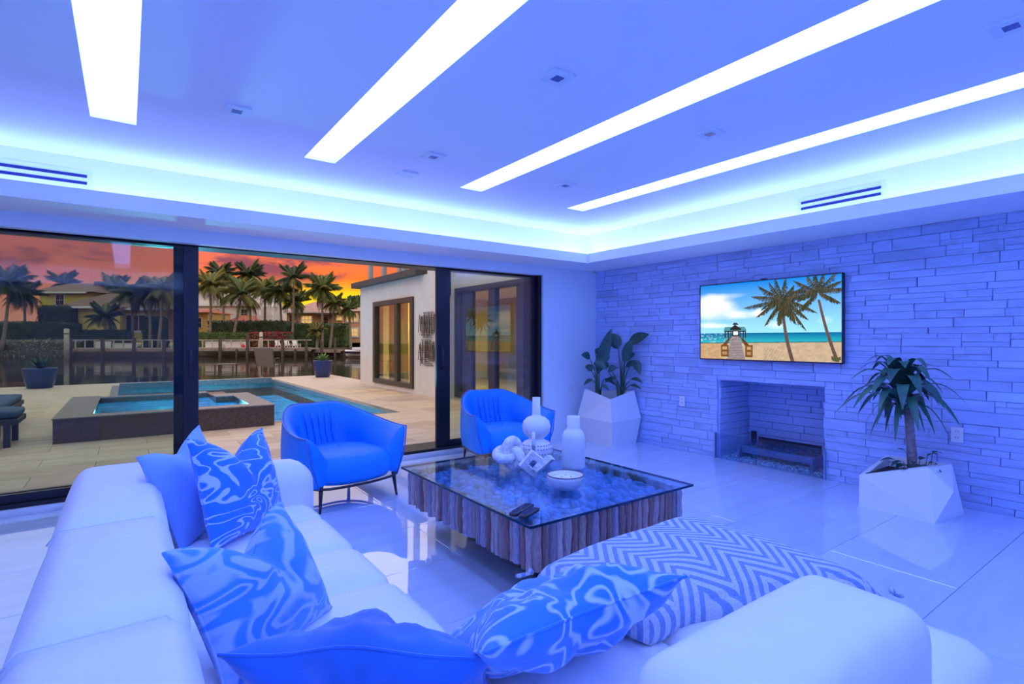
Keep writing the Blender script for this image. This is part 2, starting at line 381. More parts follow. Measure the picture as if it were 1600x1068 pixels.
# ---- sliding glass doors
threshold = pm('threshold_marble', (.80, .80, .84), .5, var=.03)
struct(MB().box(XL-.2, JAMB, 5.16, 5.62, -.05, .045).build('trim_2', threshold), 'pale raised sill under the glass doors')
struct(MB().box(XL-.2, JAMB, 5.19, 5.55, .045, .075).build('trim_3', black_metal, bevel=.004, seg=1), 'black sliding door track')
struct(MB().box(XL-.2, JAMB, YW+.10, YW+.34, OPEN_TOP-.012, OPEN_TOP+.05).build('trim_4', black_metal), 'black head track of the glass doors')
struct(MB().box(JAMB-.045, JAMB+.0, YW+.04, YW+.34, .06, OPEN_TOP+.05).build('trim_5', black_metal), 'black door jamb')
tint_glass = glass('tinted_glass', (.72, .80, .76), .5)
tint_glass_r = glass('tinted_glass_green', (.82, .88, .80), 1.5)
def door(name, x0, x1, y, ls, rs, handle, label, gm):
    r = struct(empty(name, (x0, y, .075)), label); w = x1-x0; z1 = OPEN_TOP+.02-.075
    MB().box(0, ls, -.02, .02, 0, z1).build('stile', black_metal, r, .004, 1); MB().box(w-rs, w, -.02, .02, 0, z1).build('stile', black_metal, r, .004, 1)
    MB().box(ls, w-rs, -.02, .02, 0, .065).build('bottom_rail', black_metal, r, .004, 1); MB().box(ls, w-rs, -.02, .02, z1-.045, z1).build('top_rail', black_metal, r, .004, 1)
    MB().box(ls-.005, w-rs+.005, -.004, .004, .06, z1-.04).build('pane', gm, r)
    if handle is not None:
        q = MB().tube([(handle, -.02, .86), (handle, -.065, .88), (handle, -.065, 1.08), (handle, -.02, 1.10)], .009, 8)
        q.box(handle-.018, handle+.018, -.026, -.02, .84, 1.12); q.build('handle', dark_leg, r)
def xat(px, y): u = (px-800)/832; d = FW+RT*u; return d.x/d.y*y
door('door_1', -2.2, xat(310, 5.25), 5.25, .10, xat(310, 5.25)-xat(287, 5.25), 2.2+xat(297, 5.25), 'open sliding glass door panel on the left', tint_glass)
door('door_2', -2.5, xat(290, 5.32), 5.32, .10, xat(290, 5.32)-xat(271, 5.32), None, 'second sliding glass panel stacked behind the left one', glass('clear_glass', (.95, .97, .96), .2))
door('door_3', xat(681, 5.25), JAMB-.02, 5.25, xat(702, 5.25)-xat(681, 5.25), .09, .06, 'sliding glass door panel on the right', tint_glass_r)

# ---- small fittings on walls and ceiling
def plate(name, label, cat, px, py, hole, group):
    t = 832*(HC-H)/(530-py); p = Vector((0, 0, HC))+(FW+RT*((px-800)/832))*t
    r = empty(name, (p.x, p.y, HC)); tag(r, label, cat, group)
    MB().box(-.068, .068, -.068, .068, -.012, 0).build('trim_plate', white_paint, r, .002, 1)
    if hole:
        MB().box(-.026, .026, -.026, .026, -.0135, -.012).build('lens', pm('downlight_lens', (.10, .13, .35), .2, var=.1), r)
dl = 'square recessed downlight in the ceiling, '
for px, py, l in ((370, 171, dl+'between the two left light strips'), (871, 119, dl+'large one right of the second strip'), (677, 243, dl+'just above the blank ceiling plate'),
                  (1110, 207, dl+'between the two right light strips'), (884, 288, dl+'beside the tip of the rightmost strip'), (1580, 38, dl+'at the upper right edge')):
    plate('downlight', l, 'downlight', px, py, True, 'square ceiling downlights')
plate('ceiling_plate', 'blank square cover plate on the ceiling below a downlight', 'cover plate', 636, 271, False, None)
slot_m = pm('dark_slot', (.004, .008, .10), .6, var=.1)
def vent(label, a, b, axis):
    r = empty('linear_air_vent', (0, 0, 0)); tag(r, label, 'air vent', 'linear air vents in the cove')
    for k, (z0, z1) in enumerate(((2.425, 2.446), (2.375, 2.396))):
        q = MB()
        if axis == 'y': q.box(a, b, YC-.006, YC+.001, z0, z1)
        else: q.box(XC-.006, XC+.001, a, b, z0, z1)
        q.build('slot', slot_m, r)
    q = MB()
    if axis == 'y': q.box(a-.03, b+.03, YC-.003, YC+.001, 2.345, 2.48)
    else: q.box(XC-.003, XC+.001, a-.03, b+.03, 2.345, 2.48)
    q.build('face_plate', white_paint, r)
vent('linear slot air vent in the cove above the left glass door', -1.6, xat(136, YC), 'y')
def yat(px, x): u = (px-800)/832; d = FW+RT*u; return d.y/d.x*x
vent('linear slot air vent in the cove above the television', yat(1377, XC), yat(1252, XC), 'x')
def outlet(label, loc, rz):
    r = empty('wall_outlet', loc, rz); tag(r, label, 'outlet', 'wall outlets')
    MB().box(-.038, .038, -.006, 0, -.058, .058).build('face_plate', ceramic, r, .003, 2)
    for dz in (-.022, .022):
        q = MB().box(-.017, .017, -.009, -.006, dz-.015, dz+.015); f = q.build('socket', ceramic, r, .002, 1)
        q = MB(); q.box(-.008, -.005, -.0095, -.009, dz-.004, dz+.007); q.box(.005, .008, -.0095, -.009, dz-.004, dz+.007); q.build('slots', dark_leg, f)
outlet('white wall outlet on the smooth wall behind the tall planter', (xat(893, YW), YW, .62), 0)
outlet('white wall outlet on the stone wall left of the fireplace', (XS-.022, yat(1068, XS), .565), -math.pi/2)
outlet('white wall outlet on the stone wall right of the corn plant', (XS-.022, yat(1497, XS), .54), -math.pi/2)
r = empty('security_sensor', (XS-.09, YW-.05, HS)); tag(r, 'small dark ceiling sensor in the corner above the stone wall', 'sensor')
MB().box(-.035, .035, -.02, .02, -.025, 0).build('housing', ceramic, r, .004, 2)
for k in (-.02, 0, .02): MB().lathe([(.007, -.004), (.007, .002)], 10, (k, -.02, -.016)).build('lens', dark_leg, r)

# ---- television with beach picture
def vnoise(w, h, sx, sy, seed, octs=5):
    g = np.random.default_rng(seed); out = np.zeros((h, w)); amp = 1; tot = 0
    for o in range(octs):
        nx, ny = int(sx*2**o)+2, int(sy*2**o)+2; a = g.random((ny, nx))
        X = np.linspace(0, nx-1.001, w); Y = np.linspace(0, ny-1.001, h); xi = X.astype(int); yi = Y.astype(int); fx = X-xi; fy = (Y-yi)[:, None]
        fx = fx*fx*(3-2*fx); fy = fy*fy*(3-2*fy)
        v = (a[yi][:, xi]*(1-fx)+a[yi][:, xi+1]*fx)*(1-fy)+(a[yi+1][:, xi]*(1-fx)+a[yi+1][:, xi+1]*fx)*fy
        out += v*amp; tot += amp; amp *= .55
    return out/tot
def beach(w=480, h=270):
    sr = lambda *c: np.array([(q/255/12.92 if q < 10 else ((q/255+.055)/1.055)**2.4) for q in c])
    x = (np.arange(w)+.5)/w; y = 1-(np.arange(h)+.5)/h      # y: 0 at top... rows go upward
    X, Y = np.meshgrid(x, y); img = np.zeros((h, w, 3))
    t = np.clip(Y/.64, 0, 1)[..., None]; img[:] = sr(0, 125, 215)*(1-t)+sr(150, 215, 245)*t
    n = vnoise(w, h, 5, 4, 3); n2 = vnoise(w, h, 14, 9, 5)
    def blob(cx, cy, rx, ry): return np.exp(-(((X-cx)/rx)**2+((Y-cy)/ry)**2)**1.2)
    c = 1.15*blob(.12, .32, .17, .15)+.8*blob(.05, .22, .12, .1)+.8*blob(.34, .42, .12, .055)+.65*blob(.47, .39, .045, .06)+.6*blob(.59, .56, .08, .06)+.55*blob(.06, .55, .12, .04)+.45*blob(.9, .52, .07, .06)+.4*blob(.25, .56, .2, .03)+.35*blob(.25, .16, .22, .04)
    c = np.clip(c*(.35+1.1*n+.5*n2)-.25, 0, 1)[..., None]; img = img*(1-c)+sr(245, 248, 250)*c
    # sea
    s = Y > .655; tt = np.clip((Y-.655)/.15, 0, 1)[..., None]; sea = sr(0, 95, 150)*(1-tt)+sr(40, 185, 195)*tt
    glit = np.clip((vnoise(w, h, 90, 60, 9, 2)-.62)*4, 0, 1)*np.clip((.3-X)/.3, 0, 1); sea = sea*(1-glit[..., None])+sr(235, 245, 235)*glit[..., None]
    img[s] = sea[s]
    sand_y = .795-.025*X; sd = Y > sand_y; ns = vnoise(w, h, 40, 30, 11)
    sand = sr(190, 165, 135)*(.75+.5*ns[..., None]); tr = (np.abs((X-.57+.35*(Y-.9)) % .022-.011) < .003) & (X > .5) & (X < .64) & (Y > .84)
    sand[tr] *= .8; sand[(X < .2)] *= np.array([1.0, .85, .7]); img[sd] = sand[sd]
    img[(Y > sand_y-.012) & (Y <= sand_y) & s] = sr(60, 110, 110)
    # boardwalk
    def poly(pts, c, shade=0):
        nonlocal img; m_ = np.zeros_like(X, bool); k = len(pts)
        for i in range(k):
            (x0, y0), (x1, y1) = pts[i], pts[(i+1) % k]; cond = ((y0 > Y) != (y1 > Y)) & (X < (x1-x0)*(Y-y0)/(y1-y0+1e-12)+x0); m_ ^= cond
        img[m_] = sr(*c)*(1+shade*(vnoise(w, h, 60, 60, 21, 2)[m_][:, None]-.5)) if shade else sr(*c)
    poly([(.255, .70), (.325, .70), (.365, 1.0), (.225, .98)], (150, 138, 140), .5)
    for q in np.linspace(.72, .99, 14): img[(np.abs(Y-q) < .003) & (X > .262-.14*(q-.7)) & (X < .322+.14*(q-.7))] = sr(105, 95, 100)
    for a, b in (((.245, .70), (.175, .83)), ((.335, .70), (.405, .83))):
        poly([a, (a[0], a[1]+.045), (b[0], b[1]+.10), (b[0], b[1])], (95, 62, 35), .5)
    for x0, x1 in ((.172, .235), (.365, .42)):
        poly([(x0, .81), (x1, .81), (x1, .965), (x0, .965)], (112, 72, 30), .6); poly([(x0+.012, .835), (x1-.012, .835), (x1-.012, .875), (x0+.012, .875)], (190, 150, 110)); poly([(x0+.012, .9), (x1-.012, .9), (x1-.012, .94), (x0+.012, .94)], (165, 130, 95))
    poly([(.205, .575), (.36, .575), (.375, .625), (.195, .625)], (75, 140, 150)); poly([(.20, .625), (.37, .625), (.37, .64), (.20, .64)], (45, 40, 45))
    poly([(.245, .60), (.285, .545), (.335, .60), (.335, .615), (.245, .615)], (35, 32, 38)); poly([(.265, .55), (.315, .55), (.30, .52), (.275, .52)], (40, 60, 65))
    for q in (.205, .228, .25, .32, .345, .362): poly([(q, .63), (q+.009, .63), (q+.009, .72), (q, .72)], (48, 40, 42))
    poly([(.262, .62), (.318, .62), (.318, .70), (.262, .70)], (60, 45, 45)); poly([(.272, .635), (.308, .635), (.308, .68), (.272, .68)], (215, 235, 235))
    # palms
    def trunk(p0, p1, w0, bend):
        for k in np.linspace(0, 1, 300):
            cx = p0[0]+(p1[0]-p0[0])*k+bend*math.sin(math.pi*k); cy = p0[1]+(p1[1]-p0[1])*k
            m_ = (np.abs(X-cx) < w0*(1-.35*k)) & (np.abs(Y-cy) < .004); img[m_] = sr(95, 75, 65)*(.75+.5*rnd.random())
    def crown(cx, cy, rr, rg):
        for a, ln, dr in rg:
            for k in np.linspace(0.03, 1, 70):
                fx = cx+math.cos(a)*ln*rr*k*.56; fy = cy-math.sin(a)*ln*rr*k+dr*rr*k*k
                c_ = sr(*rnd.choice([(60, 62, 35), (45, 55, 30), (95, 85, 45), (35, 45, 28), (110, 85, 55), (40, 60, 35)]))
                for sd in (-1, 1):
                    L2 = rr*.30*math.sin(math.pi*min(1, k*.8+.18))*rnd.uniform(.6, 1.2); sx_ = math.cos(a)*.35+sd*.38*abs(math.sin(a)); sy_ = .55+.25*rnd.random()-math.sin(a)*.4
                    for q in np.linspace(0, 1, 34):
                        xx = int((fx+sx_*L2*q*.56)*w); yy = int((1-(fy+sy_*L2*q))*h)
                        if 0 <= xx < w and 0 <= yy < h: img[yy, xx] = c_*(1-.3*q)
    trunk((.70, 1.01), (.635, .36), .013, -.012); trunk((.975, .99), (.865, .28), .011, -.008)
    crown(.63, .25, .34, [(math.pi*f, l, d) for f, l, d in ((1.02, 1.45, .15), (.8, 1.1, .1), (.6, .9, 0), (.45, .8, 0), (.2, 1, .2), (-.05, 1.2, .35), (-.25, 1.15, .3), (-.55, .75, .2), (-.75, .9, .3), (.95, .8, .5), (.3, .7, .1), (-.4, .5, .1), (.12, 1.1, .3), (.9, 1.2, .2), (-.15, 1.0, .3), (-.9, 1.0, .3), (.7, .8, 0), (-.3, .8, .25))])
    crown(.86, .19, .31, [(math.pi*f, l, d) for f, l, d in ((1.0, 1.3, .35), (.8, 1.1, .15), (.55, .8, 0), (.3, 1.2, .2), (.1, 1.1, .3), (-.1, .8, .2), (-.8, 1, .2), (.95, .8, .5), (.9, 1.2, .3), (.2, 1.0, .25), (.65, .9, .1), (.42, .8, .05))])
    img[(X > .94) & (Y > .93) & (ns > .5)] = sr(80, 85, 50)
    return img
def build_tv():
    x1 = XS-.02; y0, y1 = yat(1317, XS-.06), yat(1094, XS-.06)
    tm = (Vector((XS-.06, y1, 0))).dot(FW); z1 = H+84/832*tm; z0 = H-31/832*tm
    r = empty('television', (XS-.06, (y0+y1)/2, (z0+z1)/2)); tag(r, 'wall-mounted flat television showing a beach boardwalk and palms', 'television')
    w, h = (y1-y0)/2, (z1-z0)/2
    MB().box(0, .045, -w, w, -h, h).build('body', pm('tv_shell', (.01, .012, .03), .4, var=.1), r, .004, 1)
    q = MB(); b = .008
    q.box(-.006, 0, -w, w, h-b, h); q.box(-.006, 0, -w, w, -h, -h+b*1.6); q.box(-.006, 0, -w, -w+b, -h, h); q.box(-.006, 0, w-b, w, -h, h)
    q.build('bezel', pm('tv_bezel', (.02, .03, .09), .25, var=.1), r)
    MB().box(-.004, .02, -.03, .03, h, h+.012).build('sensor', dark_leg, r)
    img = beach(); hh, ww, _ = img.shape; iw, ih = w-b, h-b*1.2
    ys = np.linspace(iw, -iw, ww+1); zs = np.linspace(-ih+.003, ih, hh+1)
    V = np.zeros((hh+1, ww+1, 3)); V[..., 0] = -.002; V[..., 1] = ys[None]; V[..., 2] = zs[:, None]
    idx = np.arange((hh+1)*(ww+1)).reshape(hh+1, ww+1)
    Fq = np.stack([idx[:-1, :-1], idx[:-1, 1:], idx[1:, 1:], idx[1:, :-1]], -1).reshape(-1, 4)
    me = bpy.data.meshes.new('screen'); me.vertices.add(V.shape[0]*V.shape[1]); me.vertices.foreach_set('co', V.reshape(-1))
    me.loops.add(Fq.size); me.loops.foreach_set('vertex_index', Fq.reshape(-1).astype(np.int32)); me.polygons.add(len(Fq)); me.polygons.foreach_set('loop_start', np.arange(0, Fq.size, 4, dtype=np.int32))
    me.update(); ca = me.color_attributes.new('picture', 'FLOAT_COLOR', 'CORNER')
    # rows of the mesh go upward; rows of the picture too (y runs 1 -> 0)
    c = np.ones((hh*ww, 4)); c[:, :3] = img[::-1].reshape(-1, 3) if False else img.reshape(-1, 3)
    ca.data.foreach_set('color', np.repeat(c, 4, axis=0).reshape(-1).astype(np.float32))
    mt = bpy.data.materials.new('tv_picture'); mt.use_nodes = True; N = mt.node_tree.nodes; L = mt.node_tree.links; N.clear()
    o = N.new('ShaderNodeOutputMaterial'); e = N.new('ShaderNodeEmission'); a = N.new('ShaderNodeVertexColor'); a.layer_name = 'picture'; e.inputs[1].default_value = 1.05
    ad = N.new('ShaderNodeAddShader'); g = N.new('ShaderNodeBsdfGlossy'); g.inputs[0].default_value = (.02, .02, .02, 1); g.inputs['Roughness'].default_value = .25
    L.new(a.outputs[0], e.inputs[0]); L.new(e.outputs[0], ad.inputs[0]); L.new(g.outputs[0], ad.inputs[1]); L.new(ad.outputs[0], o.inputs[0])
    mk('screen', me, mt, r)
build_tv()

# ---- fireplace burner, glass guard
r = empty('fire_tray', (XS+.26, (FY0+FY1)/2, 0)); tag(r, 'steel burner tray with dark fire glass inside the fireplace', 'burner')
steel = pm('burner_steel', (.16, .22, .38), .3, metal=.6, var=.15)
MB().box(-.11, .11, -.36, .36, .07, .14).build('trough', steel, r, .004, 1)
for y in (-.37, .37):
    MB().box(-.15, .15, y-.012, y+.012, .0, .12).build('leg', steel, r); 
MB().box(.12, .14, .33, .385, .1, .27).build('valve_post', dark_leg, r)
MB().box(.115, .125, -.34, .30, .14, .22).build('back_plate', dark_leg, r)
q = MB()
for k in range(900):
    c = Vector((rnd.uniform(-.1, .1), rnd.uniform(-.35, .35), .145+rnd.uniform(0, .02))); s = rnd.uniform(.006, .012)
    q.add([c+Vector((rnd.uniform(-s, s), rnd.uniform(-s, s), rnd.uniform(-s, s))) for _ in range(4)], [(0, 1, 2), (0, 3, 1), (1, 3, 2), (0, 2, 3)])
o = q.build('fire_glass', pm('fire_glass', (.02, .03, .12), .08, var=.5, vscale=60), r); o['kind'] = 'stuff'
q = MB()
for k in range(2600):
    c = Vector((rnd.uniform(XS+.0, XS+.57), rnd.uniform(FY0+.02, FY1-.02), rnd.uniform(.004, .028))); s = rnd.uniform(.008, .017)
    q.add([c+Vector((rnd.uniform(-s, s), rnd.uniform(-s, s), rnd.uniform(-s*.6, s*.6))) for _ in range(4)], [(0, 1, 2), (0, 3, 1), (1, 3, 2), (0, 2, 3)])
tag(q.build('crushed_glass_bed', pm('clear_crushed_glass', (.62, .80, .88), .12, var=.2, vscale=40)), 'bed of pale crushed glass on the fireplace floor', 'crushed glass', kind='stuff')
guard = glass('guard_glass', (.80, .90, .97), .9)
r = empty('glass_guard', (XS-.03, (FY0+FY1)/2, 0)); tag(r, 'low clear glass guard across the fireplace opening', 'fire guard')
w = (FY1-FY0)/2
MB().box(-.005, .005, -w, w, .004, .27).build('pane', guard, r)
for y in (-w-.006, w+.006): MB().box(-.01, .012, y-.006, y+.006, 0, .27).build('channel', pm('guard_channel', (.25, .35, .6), .3, metal=.5, var=.1), r)

# ---- sectional sofa
sofa = empty('sectional_sofa', (.3, 1.6, 0)); tag(sofa, 'white leather L-shaped sectional sofa with plump segmented cushions', 'sofa')
def sp(name, *a, **k):
    me = puff(*a, **k); o = mk(name, me, leather_white, sofa); 
    for v in me.vertices: v.co -= Vector((.3, 1.6, 0))
    return o
BZ, SZ = .672, .392
def lean_l(p, h): f = (p.z+h.z)/(2*h.z); p.x += .09*f*(h.x-p.x)/(2*h.x); return p
for y0, y1 in ((2.14, 3.17), (1.345, 2.185), (.385, 1.39)):
    sp('back_cushion', -.28, .12, y0, y1, .10, BZ, r=.075, n=12, top=.02, side=.008, taper=lean_l)
for y0, y1 in ((2.71, 2.95), (2.245, 2.705), (1.855, 2.24), (1.40, 1.85)):
    sp('seat_cushion', .10, .80, y0, y1, .12, SZ, r=.055, n=10, top=.018, side=.012)
sp('arm', .06, .83, 2.93, 3.2, .08, .60, r=.12, n=12, top=.012, side=.01)
def lean_c(p, h): return p
sp('back_cushion', .0, .755, .385, .655, .10, BZ-.01, r=.075, n=12, top=.015, side=.008)
sp('back_cushion', .735, 1.40, .385, .665, .10, BZ+.015, r=.055, n=14, top=.02, side=.006)
sp('seat_cushion', .10, .775, .64, 1.395, .12, SZ, r=.055, n=10, top=.02, side=.01)
sp('seat_cushion', .78, 1.28, .64, 1.40, .12, SZ, r=.055, n=10, top=.018, side=.012)
sp('seat_cushion', 1.26, 1.97, .40, 1.42, .12, SZ+.025, r=.075, n=12, top=.018, side=.012)
q = MB(); q.box(-.22, .74, .7, 3.12, .03, .14); q.box(-.22, 1.9, .45, 1.34, .03, .14); o = q.build('base', leather_white, sofa, .01, 1)
for v in o.data.vertices: v.co -= Vector((.3, 1.6, 0))
for x, y in ((-.15, 3.05), (.7, 3.05), (.7, 1.5), (1.85, 1.3), (1.85, .5), (-.15, .5)):
    MB().lathe([(.02, 0), (.025, .035)], 12, (x-.3, y-1.6, 0)).build('foot', dark_leg, sofa)
for y in (2.1625, 1.3675):                  # stitched seams on top of the backs
    MB().tube([(-.2+.3*k/10-.3, y-1.6, BZ-.006-(.04 if k in (0, 10) else 0)) for k in range(11)], .003, 6).build('piping', leather_white, sofa)

# ---- pillows
def line_pattern(name, dark, light, scale, k, width, seed, soft=.05, mixp=.0):
    m_ = bpy.data.materials.new(name); m_.use_nodes = True; nt = m_.node_tree; N = nt.nodes; L = nt.links; b = N['Principled BSDF']
    b.inputs['Roughness'].default_value = .75; b.inputs['Sheen Weight'].default_value = .35
    tc = N.new('ShaderNodeTexCoord'); mp = N.new('ShaderNodeMapping'); mp.inputs['Location'].default_value = (seed, seed*.7, seed*1.3); mp.inputs['Scale'].default_value = (1, .3, 1.25); L.new(tc.outputs['Object'], mp.inputs[0])
    nz = N.new('ShaderNodeTexNoise'); nz.inputs['Scale'].default_value = scale; nz.inputs['Detail'].default_value = 1.2; nz.inputs['Distortion'].default_value = .9; L.new(mp.outputs[0], nz.inputs[0])
    mu = N.new('ShaderNodeMath'); mu.operation = 'MULTIPLY'; mu.inputs[1].default_value = k; L.new(nz.outputs[0], mu.inputs[0])
    fr = N.new('ShaderNodeMath'); fr.operation = 'PINGPONG'; fr.inputs[1].default_value = .5; L.new(mu.outputs[0], fr.inputs[0])
    mr = N.new('ShaderNodeMapRange'); mr.inputs[1].default_value = width; mr.inputs[2].default_value = width+soft; mr.inputs[3].default_value = 1; mr.inputs[4].default_value = 0; L.new(fr.outputs[0], mr.inputs[0])
    n3 = N.new('ShaderNodeTexNoise'); n3.inputs['Scale'].default_value = 5; n3.inputs['Detail'].default_value = 4; L.new(tc.outputs['Object'], n3.inputs[0])
    hs = N.new('ShaderNodeMixRGB'); hs.inputs[1].default_value = (*[c*.75 for c in dark], 1); hs.inputs[2].default_value = (*[min(1, c*1.3) for c in dark], 1); L.new(n3.outputs[0], hs.inputs[0])
    mx = N.new('ShaderNodeMixRGB'); L.new(mr.outputs[0], mx.inputs[0]); L.new(hs.outputs[0], mx.inputs[1]); mx.inputs[2].default_value = (*light, 1); L.new(mx.outputs[0], b.inputs['Base Color'])
    bp = N.new('ShaderNodeBump'); bp.inputs['Strength'].default_value = .25; bp.inputs['Distance'].default_value = .01; L.new(mr.outputs[0], bp.inputs['Height']); L.new(bp.outputs[0], b.inputs['Normal'])
    MATS[name] = m_; return m_
def pillow_mesh(w, h, th, chop=.1, bend=.0, seed=1, n=30, wrinkle=.012, lean=.0):
    from mathutils import noise
    q = MB(); sheets = []
    for sgn in (1, -1):
        P = []
        for i in range(n+1):
            row = []
            for j in range(n+1):
                u = math.sin(math.pi/2*(2*i/n-1)); v = math.sin(math.pi/2*(2*j/n-1)); 
                x = w/2*u*(1-.09*(1-v*v)); z_ = h/2*v*(1-.09*(1-u*u))
                t = th/2*((1-abs(u)**2.6)*(1-abs(v)**2.6))**.62
                dip = chop*math.exp(-(u/.42)**2)*((v+1)/2)**2; z_ -= dip
                fold = math.exp(-(u/.13)**2)*max(0, (v+.25)/1.25)**.8; t *= 1-.5*fold*(chop/.12); t *= 1+.22*math.exp(-((abs(u)-.42)/.25)**2)*max(0, v)*(chop/.12)
                nn = noise.noise(Vector((u*2.1+seed*3.7, v*2.1+sgn*5, seed)))*wrinkle+noise.noise(Vector((u*5.1+seed, v*4.1+sgn*9, seed)))*wrinkle*.5
                y_ = sgn*t + bend*u*u + nn*(1-max(abs(u), abs(v))**4) + lean*max(0, v)*math.exp(-(u/.4)**2)
                row.append((x, y_, z_+h/2))
            P.append(row)
        q.grid(P, True, flip=(sgn == 1))
    # crisp seam along the border
    me = q.mesh('pillow', weld=True); return me
def pillow(name, label, mat, loc, rot, w, h, th, cat='pillow', **k):
    r = empty(name, loc); r.rotation_euler = rot; tag(r, label, cat, 'throw pillows on the sofa')
    me = pillow_mesh(w, h, th, **k); mk('cover', me, mat, r)
    q = MB(); ch = k.get('chop', .1)
    pts = []
    for i in range(120):
        a = i/30; s = int(a); f = math.sin(math.pi/2*(2*(a-s)-1)); u, v = ((f, -1), (1, f), (-f, 1), (-1, -f))[s]
        x = w/2*u*(1-.09*(1-v*v)); z_ = h/2*v*(1-.09*(1-u*u))-ch*math.exp(-(u/.42)**2)*((v+1)/2)**2
        pts.append((x, k.get('bend', 0)*u*u+k.get('lean', 0)*max(0, v)*math.exp(-(u/.4)**2), z_+h/2))
    q.tube(pts, .004, 5, closed=True); q.build('seam', mat, r)
    return r
zebra = line_pattern('lined_velvet', (.015, .21, .74), (.52, .68, .95), 5.5, 8.0, .075, 1.3)
zebra2 = line_pattern('marbled_velvet', (.05, .30, .80), (.38, .56, .92), 7.5, 5.5, .12, 4.1, soft=.16)
zebra3 = line_pattern('painted_velvet', (.015, .22, .74), (.46, .64, .95), 6.0, 7.0, .07, 7.7, soft=.14)
plain_v = pm('pale_blue_velvet', (.24, .44, .88), .8, var=.12, vscale=4, sheen=.4)
dark_v = pm('deep_blue_velvet', (.008, .15, .62), .75, var=.25, vscale=5, sheen=.4)
R_ = math.radians
pillow('pillow', 'plain pale blue velvet pillow behind the lined pillow at the far sofa end', plain_v, (.31, 2.76, SZ+.01), (R_(-20), R_(-6), R_(58)), .48, .44, .17, chop=.05, seed=2)
pillow('pillow', 'blue velvet pillow with crisp pale maze lines near the sofa arm', zebra, (.445, 2.56, SZ+.01), (R_(-18), R_(4), R_(44)), .48, .46, .20, chop=.11, seed=3)
pillow('pillow', 'faded blue pillow with soft marbled pattern in the middle of the long side', zebra2, (.365, 1.57, SZ+.005), (R_(-30), R_(0), R_(40)), .44, .385, .22, chop=.10, seed=5)
pillow('pillow', 'plain deep blue velvet pillow in the sofa corner', dark_v, (.51, 1.28, SZ-.02), (R_(-42), R_(0), R_(143)), .60, .27, .20, chop=-.07, seed=8, wrinkle=.035)
pillow('pillow', 'blue pillow with painterly pale strokes leaning on the right backrest', zebra3, (.93, 1.25, SZ+.03), (R_(-60), R_(4), R_(172)), .56, .46, .19, chop=.04, seed=11, wrinkle=.03)

# ---- chevron throw over the sofa end
def chevron():
    m_ = bpy.data.materials.new('chevron_knit'); m_.use_nodes = True; nt = m_.node_tree; N = nt.nodes; L = nt.links; b = N['Principled BSDF']; b.inputs['Roughness'].default_value = .9
    tc = N.new('ShaderNodeTexCoord'); sp_ = N.new('ShaderNodeSeparateXYZ'); L.new(tc.outputs['Object'], sp_.inputs[0])
    def mth(op, a, c=None):
        x = N.new('ShaderNodeMath'); x.operation = op
        if isinstance(a, (int, float)): x.inputs[0].default_value = a
        else: L.new(a, x.inputs[0])
        if c is not None:
            if isinstance(c, (int, float)): x.inputs[1].default_value = c
            else: L.new(c, x.inputs[1])
        return x.outputs[0]
    zz = mth('PINGPONG', sp_.outputs['X'], .11); a = mth('ADD', sp_.outputs['Y'], mth('MULTIPLY', zz, 1.15)); s = mth('FRACT', mth('MULTIPLY', a, 20))
    # two thin stripes for each wide gap
    k1 = mth('LESS_THAN', s, .52)
    nz = N.new('ShaderNodeTexNoise'); nz.inputs['Scale'].default_value = 140; L.new(tc.outputs['Object'], nz.inputs[0])
    mx = N.new('ShaderNodeMixRGB'); L.new(k1, mx.inputs[0]); mx.inputs[1].default_value = (.26, .40, .74, 1); mx.inputs[2].default_value = (.72, .78, .92, 1)
    m2 = N.new('ShaderNodeMixRGB'); m2.blend_type = 'MULTIPLY'; m2.inputs[0].default_value = .5; L.new(mx.outputs[0], m2.inputs[1]); L.new(nz.outputs[0], m2.inputs[2]); L.new(m2.outputs[0], b.inputs['Base Color'])
    ad = mth('ADD', mth('MULTIPLY', k1, .6), nz.outputs[0]); bp = N.new('ShaderNodeBump'); bp.inputs['Strength'].default_value = .5; bp.inputs['Distance'].default_value = .006; L.new(ad, bp.inputs['Height']); L.new(bp.outputs[0], b.inputs['Normal'])
    return m_
chev = chevron()
r = empty('chevron_throw', (1.62, 1.13, SZ+.03)); tag(r, 'woven chevron throw with corner tassels draped over the sofa seat end', 'throw blanket')
me = puff(-.46, .50, -.46, .36, -.02, .075, r=.045, n=26, top=.055, side=.03)
from mathutils import noise as _ns
for v in me.vertices:
    if v.co.y < 0: v.co.y *= .35+.65*max(0, (v.co.x+.3)/.8)
    x, y = v.co.x, v.co.y
    v.co.z += .012*_ns.noise(Vector((x*5, y*5, 1)))
    d = max(0, x-.30)**1.4*1.6 + max(0, y-.26)**1.4*1.8; v.co.z -= d
mk('cloth', me, chev, r)
for x, y in ((-.46, .36), (.43, .36), (.49, -.42), (.50, -.16), (.50, -.3)):
    q = MB()
    for k in range(14):
        a = 2*math.pi*k/14; q.tube([(0, 0, 0), (.006*math.cos(a), .006*math.sin(a), -.004), (math.copysign(.03, x)+.014*math.cos(a), (.03 if y > 0 else -.01)+.014*math.sin(a), -.018)], .0022, 4)
    q.lathe([(.004, -.006), (.011, 0), (.008, .008), (.003, .012)], 8); o = q.build('tassel', chev, r); o.location = (x, y, .015 if x < 0 else -.02)

